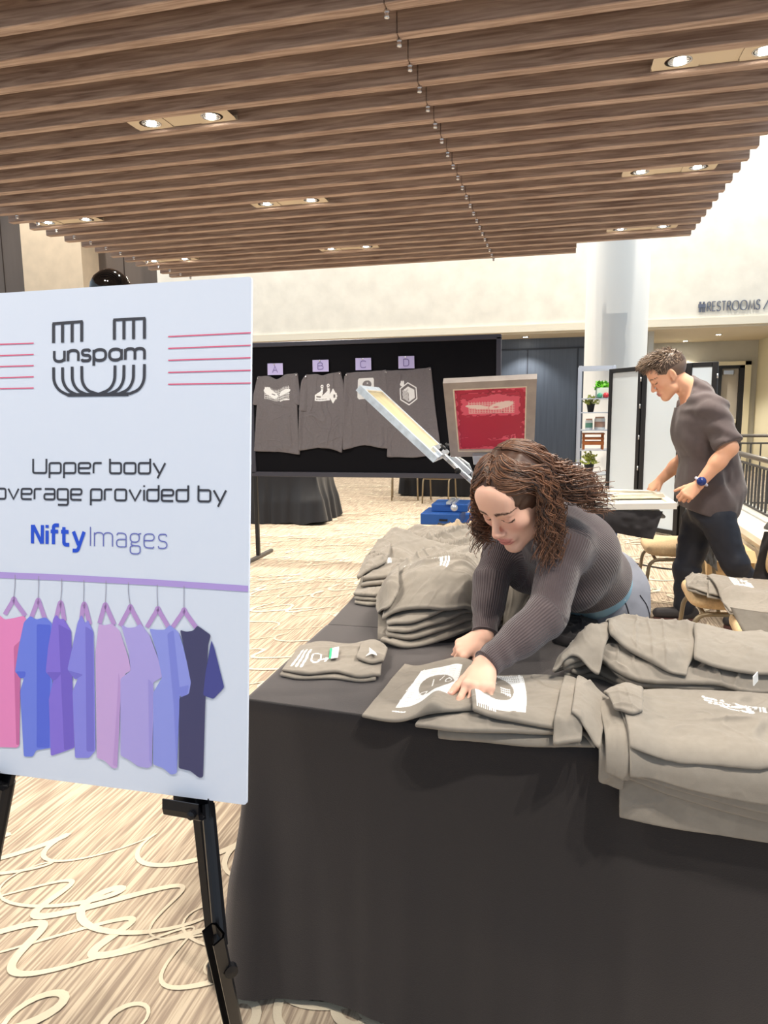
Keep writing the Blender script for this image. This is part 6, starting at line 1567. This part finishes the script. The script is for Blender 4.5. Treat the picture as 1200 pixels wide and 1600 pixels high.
ph = project_to(FJ, ony(955, 937, 2.12)); w = MB(); w.obox(ph + V(0, -.006, .002), (1, .1, .18), (0, 1, 0), (.024, .004, .003)); tag(w.build('phone', mat('phone_edge', (232, 234, 238), .3), None), 'thin white edge of a phone sticking out of the woman\'s jeans pocket', 'phone')
for A_ in (AL, AR):
    Fs = Field(); Fs.u(cone(A_ - V(0, .01, .045), A_ + V(-.03, -.13, -.062), .036, .028), .02); Fs.u(cone(A_ + V(0, 0, .0), A_ - V(0, 0, .04), .045, .04), .02); Fs.isect(lambda P: -(P[:, 2] - .002), .003)
    vs, qs = polygonise(Fs, A_ - V(.12, .25, .1), A_ + V(.12, .12, .09), .007); link_mesh('shoe', vs, qs, M_black, wm, True)
# hair: cap plus wavy locks
def hair_cap(r, face, hgt=.006):
    F = Field(); F.u(ell((0, -.016, .037), r), .01); F.sub(ell(*face), .012); F.isect(lambda P: -(P[:, 2] + .055 + .3 * np.maximum(P[:, 1], -.05)), .02); return F
def woman_hair():
    cap = hair_cap((.083, .103, .094), ((0, .105, -.035), (.068, .085, .115)))
    cap.disp(lambda P: .0010 * np.sin(np.arctan2(P[:, 0], P[:, 2]) * 20 + 3 * noise3(P[:, 0] * 30, P[:, 1] * 30, P[:, 2] * 30, 3)))
    vs, qs = polygonise(cap, (-.12, -.15, -.12), (.12, .14, .16), .004); wv = vs @ WR.T * WS + WH
    c0 = np.tile(np.array(lin((78, 54, 43))), (len(wv), 1)); hp = link_mesh('hair', wv, qs, M_hair, wm, True, None, None, None, c0)
    rg = np.random.default_rng(5); S = 2100; K = 46
    side = rg.choice([-1, 1], S, p=[.60, .40]); al = np.where(rg.random(S) < .45, np.where(side == -1, rg.uniform(-20, 14, S), rg.uniform(-5, 40, S)), rg.uniform(-88, -8, S)) * PI / 180      # side -1: her left, image right
    front = al > -.36; al0 = np.where(front, rg.uniform(0, 64, S) * PI / 180, al); al0 = np.where(side > 0, np.maximum(al0, al), al0)
    free = (rg.random(S) < .42) & front; p0 = np.where(free, rg.uniform(12, 64, S) * PI / 180, .05 * 1.6); al0 = np.where(free, rg.uniform(18, 72, S) * PI / 180, al0)
    vol = rg.uniform(.0, .022, S) ** 1.0; phi_end = rg.uniform(85, 108, S) * PI / 180
    t = np.clip(.42 - al0 / 1.6, -.05, 1); root = np.stack([np.full(S, -.006) + side * .002, .060 - .125 * t, np.zeros(S)], 1)
    P = np.zeros((S, K, 3)); kh = 18
    for k in range(kh):
        q = k / (kh - 1); ph = p0 + (phi_end - p0) * q
        r = np.array([.082, .102, .093]); qa = np.clip((q - np.where(free, .05, .42)) / np.where(free, .75, .52), 0, 1); qa = qa * qa * (3 - 2 * qa); aq = al0 * (1 - qa) + al * qa
        loc = np.stack([side * np.sin(ph) * np.cos(aq) * (r[0] + vol * q), np.sin(ph) * np.sin(aq) * (r[1] + vol * q) , np.cos(ph) * (r[2] + vol * (.35 + .65 * q))], 1) + np.array([0, -.016, .037])
        b = np.where(free, 0, (1 - q) ** 1.5)[:, None]; top = root.copy(); top[:, 2] = .037 + .094 * np.sqrt(np.clip(1 - ((top[:, 1] + .016) / .102) ** 2, .05, 1)) + vol * .35
        loc = loc * (1 - b) + top * b; P[:, k] = loc @ WR.T * WS + WH
    d = P[:, kh - 1] - P[:, kh - 2]; d /= np.linalg.norm(d, axis=1, keepdims=True)
    back = (side == -1) & (al < -.25) & (rg.random(S) < .75)
    g = np.where(back[:, None], unit(V(.88, .34, -.32)), V(.0, .02, -1.0)); g = g + rg.normal(0, .07, (S, 3)); g /= np.linalg.norm(g, axis=1, keepdims=True)
    ln = np.where(side == -1, rg.uniform(.10, .20, S), rg.uniform(.07, .15, S)); ln = np.where(back, rg.uniform(.09, .19, S), ln); ds = ln / (K - kh)
    Fcol = Field(); torso_w(Fcol, .012); arms_w(Fcol, .010); Fcol.u(placed(head_field(True), WH, WR, WS), .01); Fcol.u(cone(F0, C7, .05, .058), .03)
    for k in range(kh, K):
        d = d * .86 + g * .14; d /= np.linalg.norm(d, axis=1, keepdims=True); p = P[:, k - 1] + d * ds[:, None]
        dist = Fcol(p); m = dist < .004
        if m.any():
            e = .004; pm = p[m]; gr = np.stack([Fcol(pm + np.eye(3)[i] * e) - dist[m] for i in range(3)], 1) / e; gr /= np.linalg.norm(gr, axis=1, keepdims=True) + 1e-9
            p[m] = pm + gr * (.004 - dist[m])[:, None] * .8
        P[:, k] = p
    tt = np.linspace(0, 1, K)[None, :]; grp = np.floor((al + 1.6) * 9).astype(int) + 40 * (side > 0) + 90 * (vol > .011); gph = rg.uniform(0, 2 * PI, 200)[grp] + rg.normal(0, .35, S); gam = rg.uniform(.6, 1.3, 200)[grp]
    Ls = np.cumsum(np.r_[0, np.ones(K - 1)]) [None, :] * np.where(np.arange(K)[None, :] < kh, .0095, ds.mean()); ph = 2 * PI * Ls / (.042 * (1 + .25 * (gam[:, None] - .9))) + gph[:, None]
    amp = (.0006 + .0082 * np.clip((tt - .16) / .5, 0, 1)) * gam[:, None]
    a1 = WR @ V(0, 1, 0); a2 = WR @ V(1, 0, .2); P = P + amp[..., None] * (np.sin(ph)[..., None] * a1 + np.cos(ph * .97)[..., None] * a2 * .7) + rg.normal(0, .0003, P.shape)
    c1 = np.array(lin((44, 29, 25))); c2 = np.array(lin((150, 104, 76))); mixv = np.clip(rg.normal(.38, .26, S) + .15 * np.sin(gph), 0, 1)[:, None]
    return strands_mesh(P, .0018, .0007, c1 + (c2 - c1) * mixv, 'hair_locks', M_hair, hp)
woman_hair()
er = WH + WR @ V(-.083, -.008, -.052); w = MB(); er = ony(869, 820, 1.82); w.tube([er + V(math.sin(t) * .007, .0, math.cos(t) * .010) for t in np.linspace(-.5, PI + .2, 20)], .0012, 6); w.build('earring', mat('pale_gold', (236, 222, 196), .25, .7), wm, True)

# ------------------------------------------------------------------ the man holding the white screen
mf = unit(V(-.83, -.06, -.52)); MR = frame_from(mf, V(-.25, 0, 1)); MS = 1.14
nose = ony(1018.5, 612.5, 4.80); MH = nose - MR @ V(0, .117, -.035) * MS
MC7 = ony(1084, 608, 4.83); MLS = ony(1112, 642, 4.64); MRS = ony(1082, 640, 5.02); MPEL = ony(1110, 792, 4.82); MCH = ony(1092, 672, 4.82)
MLE = ony(1140, 700, 4.55); MLW = ony(1092, 757, 4.545); MRE = ony(1070, 716, 5.08); MRW = ony(1034, 748, 5.06)
msp = unit(MC7 - MPEL); mfr = unit(V(-1, 0, -.1)); mfr = unit(mfr - msp * np.dot(mfr, msp)); mla = np.cross(msp, mfr); MB_ = np.stack([mla, msp, mfr], 1)
def torso_m(F, e=0):
    F.u(ell(MCH + mfr * .01, (.185 + e, .20 + e, .135 + e), MB_), .05); F.u(ell(MPEL + msp * .16 + mfr * .03, (.165 + e, .20 + e, .135 + e), MB_), .06)
    F.u(ell(MPEL, (.165 + e, .12 + e, .13 + e), MB_), .05)
    F.u(cone(MLS, MC7 - msp * .05, .066 + e, .07 + e), .05); F.u(cone(MRS, MC7 - msp * .05, .066 + e, .07 + e), .05)
FM = Field(); torso_m(FM)
for S_, E_, W_ in ((MLS, MLE, MLW), (MRS, MRE, MRW)):
    FM.u(cone(S_, E_, .060, .047), .03); FM.u(cone(E_, E_ + (W_ - E_) * .4, .047, .046), .02); FM.u(cone(E_ + (W_ - E_) * .35, W_, .046, .030), .02)
MN = MH + MR @ V(0, -.025, -.05) * MS; FM.u(cone(MN, MC7 - msp * .02, .062, .072), .03)
FM.u(placed(head_field(False), MH, MR, MS), .012)
kn = ony(1057, 788, 4.52); fd = unit(kn - MLW); tw_ = unit(EYE - MLW); nd = unit(tw_ + V(.3, 0, .5)); 
tipsM = hand_field(FM, MLW + fd * .006, fd, nd, V(-.1, -.1, 1), ((.6, 1.0, .6), (.65, 1.0, .6), (.7, 1.0, .6), (.75, 1.0, .6)), 1.02, .04, (.85, .45, -.05), .1)
fd3 = unit(ony(1014, 766, 5.06) - MRW)
tipsM2 = hand_field(FM, MRW + fd3 * .006, fd3, V(-.1, -.4, .9), V(0, -1, 0), ((.3, .5, .4), (.35, .5, .4), (.4, .5, .4), (.4, .5, .4)), .98, .05, (.8, .5, -.2), .2)
vs, qs = polygonise(FM, (.25, 4.35, .68), (1.35, 5.25, 1.80), .0055)
Q = ((vs - MH) @ MR) / MS; sk = (228, 172, 140); col = paint_head(Q, False, sk, (196, 120, 108), (84, 62, 48), (224, 136, 116)); hd = np.linalg.norm(Q, axis=1) < .155; col = np.where(hd[:, None], col, np.array(lin(sk)))
man = link_mesh('person', vs, qs, M_skin, None, True, None, (.95, 4.82, 0), None, col)
tag(man, 'person with short hair in dark t-shirt and black trousers holding the white print screen', 'person')
FS = Field(); torso_m(FS, .024); 
for S_, E_, k in ((MLS, MLE, .84), (MRS, MRE, .70)): FS.u(cone(S_, S_ + (E_ - S_) * k, .078, .078), .03)
FS.u(ell(MPEL + msp * .02 - mfr * .01, (.185, .15, .155), MB_), .05); FS.u(cone(ony(1122, 700, 4.82), ony(1146, 764, 4.82), .11, .075), .09)
FS.u(cone(MC7 - msp * .02, MC7 + (MN - MC7) * .25, .078, .072), .02)
def mwr(P):
    q = P - MLS; a = unit(MLE - MLS); h = q @ a; r = np.linalg.norm(q - h[:, None] * a, axis=1); lat = q @ mfr
    d = -.009 * np.exp(-(r / .12) ** 2) * np.sin((h + lat * .7) * 60 + 2 * noise3(P[:, 0] * 9, P[:, 1] * 9, P[:, 2] * 9, 8))
    return d + .011 * noise3(P[:, 0] * 8 + P[:, 2] * 4, P[:, 1] * 8, P[:, 2] * 6, 9) + .006 * noise3(P[:, 0] * 20, P[:, 1] * 20, P[:, 2] * 9, 10) + .009 * np.exp(-((P - MPEL) @ msp + .05) ** 2 / .02) * noise3(P[:, 0] * 14, P[:, 1] * 14, P[:, 2] * 3, 12)
FS.disp(mwr)
hemc = ony(1095, 800, 4.82); hemn = unit(V(.36, 0, -1)); FS.isect(lambda P: (P - hemc) @ unit(V(-.30, 0, -1)), .004)
for S_, E_, k in ((MLS, MLE, .92), (MRS, MRE, .78)):
    ax = unit(E_ - S_); c = S_ + (E_ - S_) * k; FS.isect((lambda c, ax, S_, E_: lambda P: np.where((np.linalg.norm(P - E_, axis=1) < .16) & ((P - c) @ ax > -.03) & (np.linalg.norm(np.cross(P - S_, ax), axis=1) < .11), (P - c) @ ax, -1.0))(c, ax, S_, E_), .003)
nkc = MC7 + (MN - MC7) * .18; nka = unit(unit(MN - MC7) * .8 + mfr * .45); FS.isect(lambda P: np.where(np.linalg.norm(P - nkc, axis=1) < .15, (P - nkc) @ nka - .012, -1.0), .004)
vs, qs = polygonise(FS, (.45, 4.3, .68), (1.45, 5.3, 1.75), .006)
M_tee = mat('dark_tee', (92, 82, 82), .95, spec=.1, sheen=.25, noise=(30, .05), bump=(700, .15)); link_mesh('t_shirt', vs, qs, M_tee, man, True)
FP_ = Field(); FP_.u(ell(MPEL + msp * .0, (.168, .15, .140), MB_), .04)
mHL, mHR = ony(1122, 815, 4.72), ony(1092, 815, 4.92); mKL, mKR = ony(1148, 880, 4.68), ony(1073, 890, 4.93); mAL, mAR = ony(1186, 942, 4.80), ony(1069, 952, 4.95)
for H_, K_, A_ in ((mHL, mKL, mAL), (mHR, mKR, mAR)): FP_.u(cone(H_, K_, .108, .080), .05); FP_.u(cone(K_, A_, .080, .066), .03)
FP_.disp(lambda P: .006 * noise3(P[:, 0] * 9, P[:, 1] * 9, P[:, 2] * 18, 25) + .003 * noise3(P[:, 0] * 22, P[:, 1] * 22, P[:, 2] * 34, 26))
vs, qs = polygonise(FP_, (.5, 4.4, .03), (1.55, 5.3, 1.0), .008)
link_mesh('trousers', vs, qs, mat('black_trousers', (34, 37, 48), .6, spec=.4, bump=(500, .15)), man, True)
M_shoe = mat('dark_shoe', (52, 48, 50), .6); M_sole = mat('shoe_sole', (96, 62, 58), .7)
for A_, dr in ((mAR, V(-1, -.15, 0)), (mAL, V(-.95, .1, 0))):
    dr = unit(dr); b0 = V(A_[0], A_[1], .05); Fs = Field(); Fs.u(cone(b0 - dr * .05, b0 + dr * .17, .046, .034), .03); Fs.u(cone(b0 + V(0, 0, .06), b0, .055, .05), .03); Fs.isect(lambda P: .018 - P[:, 2], .004)
    vs, qs = polygonise(Fs, b0 - V(.3, .3, .06), b0 + V(.3, .3, .14), .007); so = link_mesh('shoe', vs, qs, M_shoe, man, True)
    w = MB(); sd_ = V(-dr[1], dr[0], 0); pl = [b0 + dr * a + sd_ * b_ for a, b_ in ((-.095, -.03), (-.1, .0), (-.095, .03), (-.02, .046), (.08, .048), (.17, .036), (.205, .0), (.17, -.036), (.08, -.048), (-.02, -.046))]
    w.prism([V(p[0], p[1], .0) for p in fillet(pl, .03, True, 4)], V(0, 0, .022)); w.build('sole', M_sole, so)
# watch
wa = unit(MLE - MLW); wc = MLW + wa * .022; w = MB(); u = unit(np.cross(wa, V(0, 1, 0))); v = np.cross(wa, u)
w.tube([wc + (u * math.cos(t) + v * math.sin(t)) * .0365 for t in np.linspace(0, 2 * PI, 33)[:-1]], .0085, 8, 0, False, True); wt = w.build('watch', mat('watch_strap', (206, 206, 226), .5), None, True); tag(wt, 'wrist watch with a dark blue face on the man\'s near wrist', 'watch')
fc = unit(ony(1092, 756, 4.0) * 0 + (EYE - wc)); fc = unit(fc - wa * np.dot(fc, wa)); w = MB(); w.lathe(wc + fc * .034, [(.026, 0), (.027, .006), (.024, .013), (0, .014)], 24, 0, fc); w.build('watch_face', mat('watch_blue', (34, 52, 116), .2), wt, True)
# short hair
def man_hair():
    cap = Field(); cap.u(ell((0, -.018, .040), (.079, .101, .093)), .01); cap.u(ell((0, .035, .105), (.055, .065, .036)), .03)
    cap.sub(ell((0, .125, -.015), (.085, .095, .092)), .01); cap.isect(lambda P: -(P[:, 2] + .02 - .35 * np.maximum(P[:, 1] + .0, -.2) + np.where(P[:, 1] < -.03, .03, 0)), .012)
    for s in (-1, 1): cap.sub(ell((s * .08, .0, -.012), (.02, .026, .034)), .005)
    vs, qs = polygonise(cap, (-.12, -.16, -.12), (.12, .16, .20), .004)
    c0 = np.tile(np.array(lin((76, 58, 46))), (len(vs), 1)); c0 = np.where((vs[:, 2] < .03)[:, None], np.array(lin((112, 92, 78))), c0)
    hp = link_mesh('hair', vs @ MR.T * MS + MH, qs, M_hair, man, True, None, None, None, c0)
    rg = np.random.default_rng(9); S = 1100; idx = rg.choice(np.where((vs[:, 2] > .035))[0], S); root = vs[idx]; nrm = root - np.array([0, -.018, .02]); nrm /= np.linalg.norm(nrm, axis=1, keepdims=True)
    flow = np.array([0, .75, .1]) + np.stack([root[:, 0] * 3, np.zeros(S), np.zeros(S)], 1); d = nrm * .55 + flow * .8 + rg.normal(0, .18, (S, 3)); d /= np.linalg.norm(d, axis=1, keepdims=True)
    K = 7; L = np.clip((root[:, 2] - .02) / .09, .15, 1) * .042; P = root[:, None] - nrm[:, None] * .004 + d[:, None] * (np.linspace(0, 1, K)[None, :, None] * L[:, None, None]) - np.array([0, 0, .012]) * (np.linspace(0, 1, K)[None, :, None] ** 2)
    P = P @ MR.T * MS + MH; c1, c2 = np.array(lin((60, 44, 34))), np.array(lin((176, 150, 126))); mx = np.clip(rg.normal(.45, .28, S), 0, 1)[:, None]
    strands_mesh(P, .0022, .0009, c1 + (c2 - c1) * mx, 'hair_strands', M_hair, hp)
man_hair()
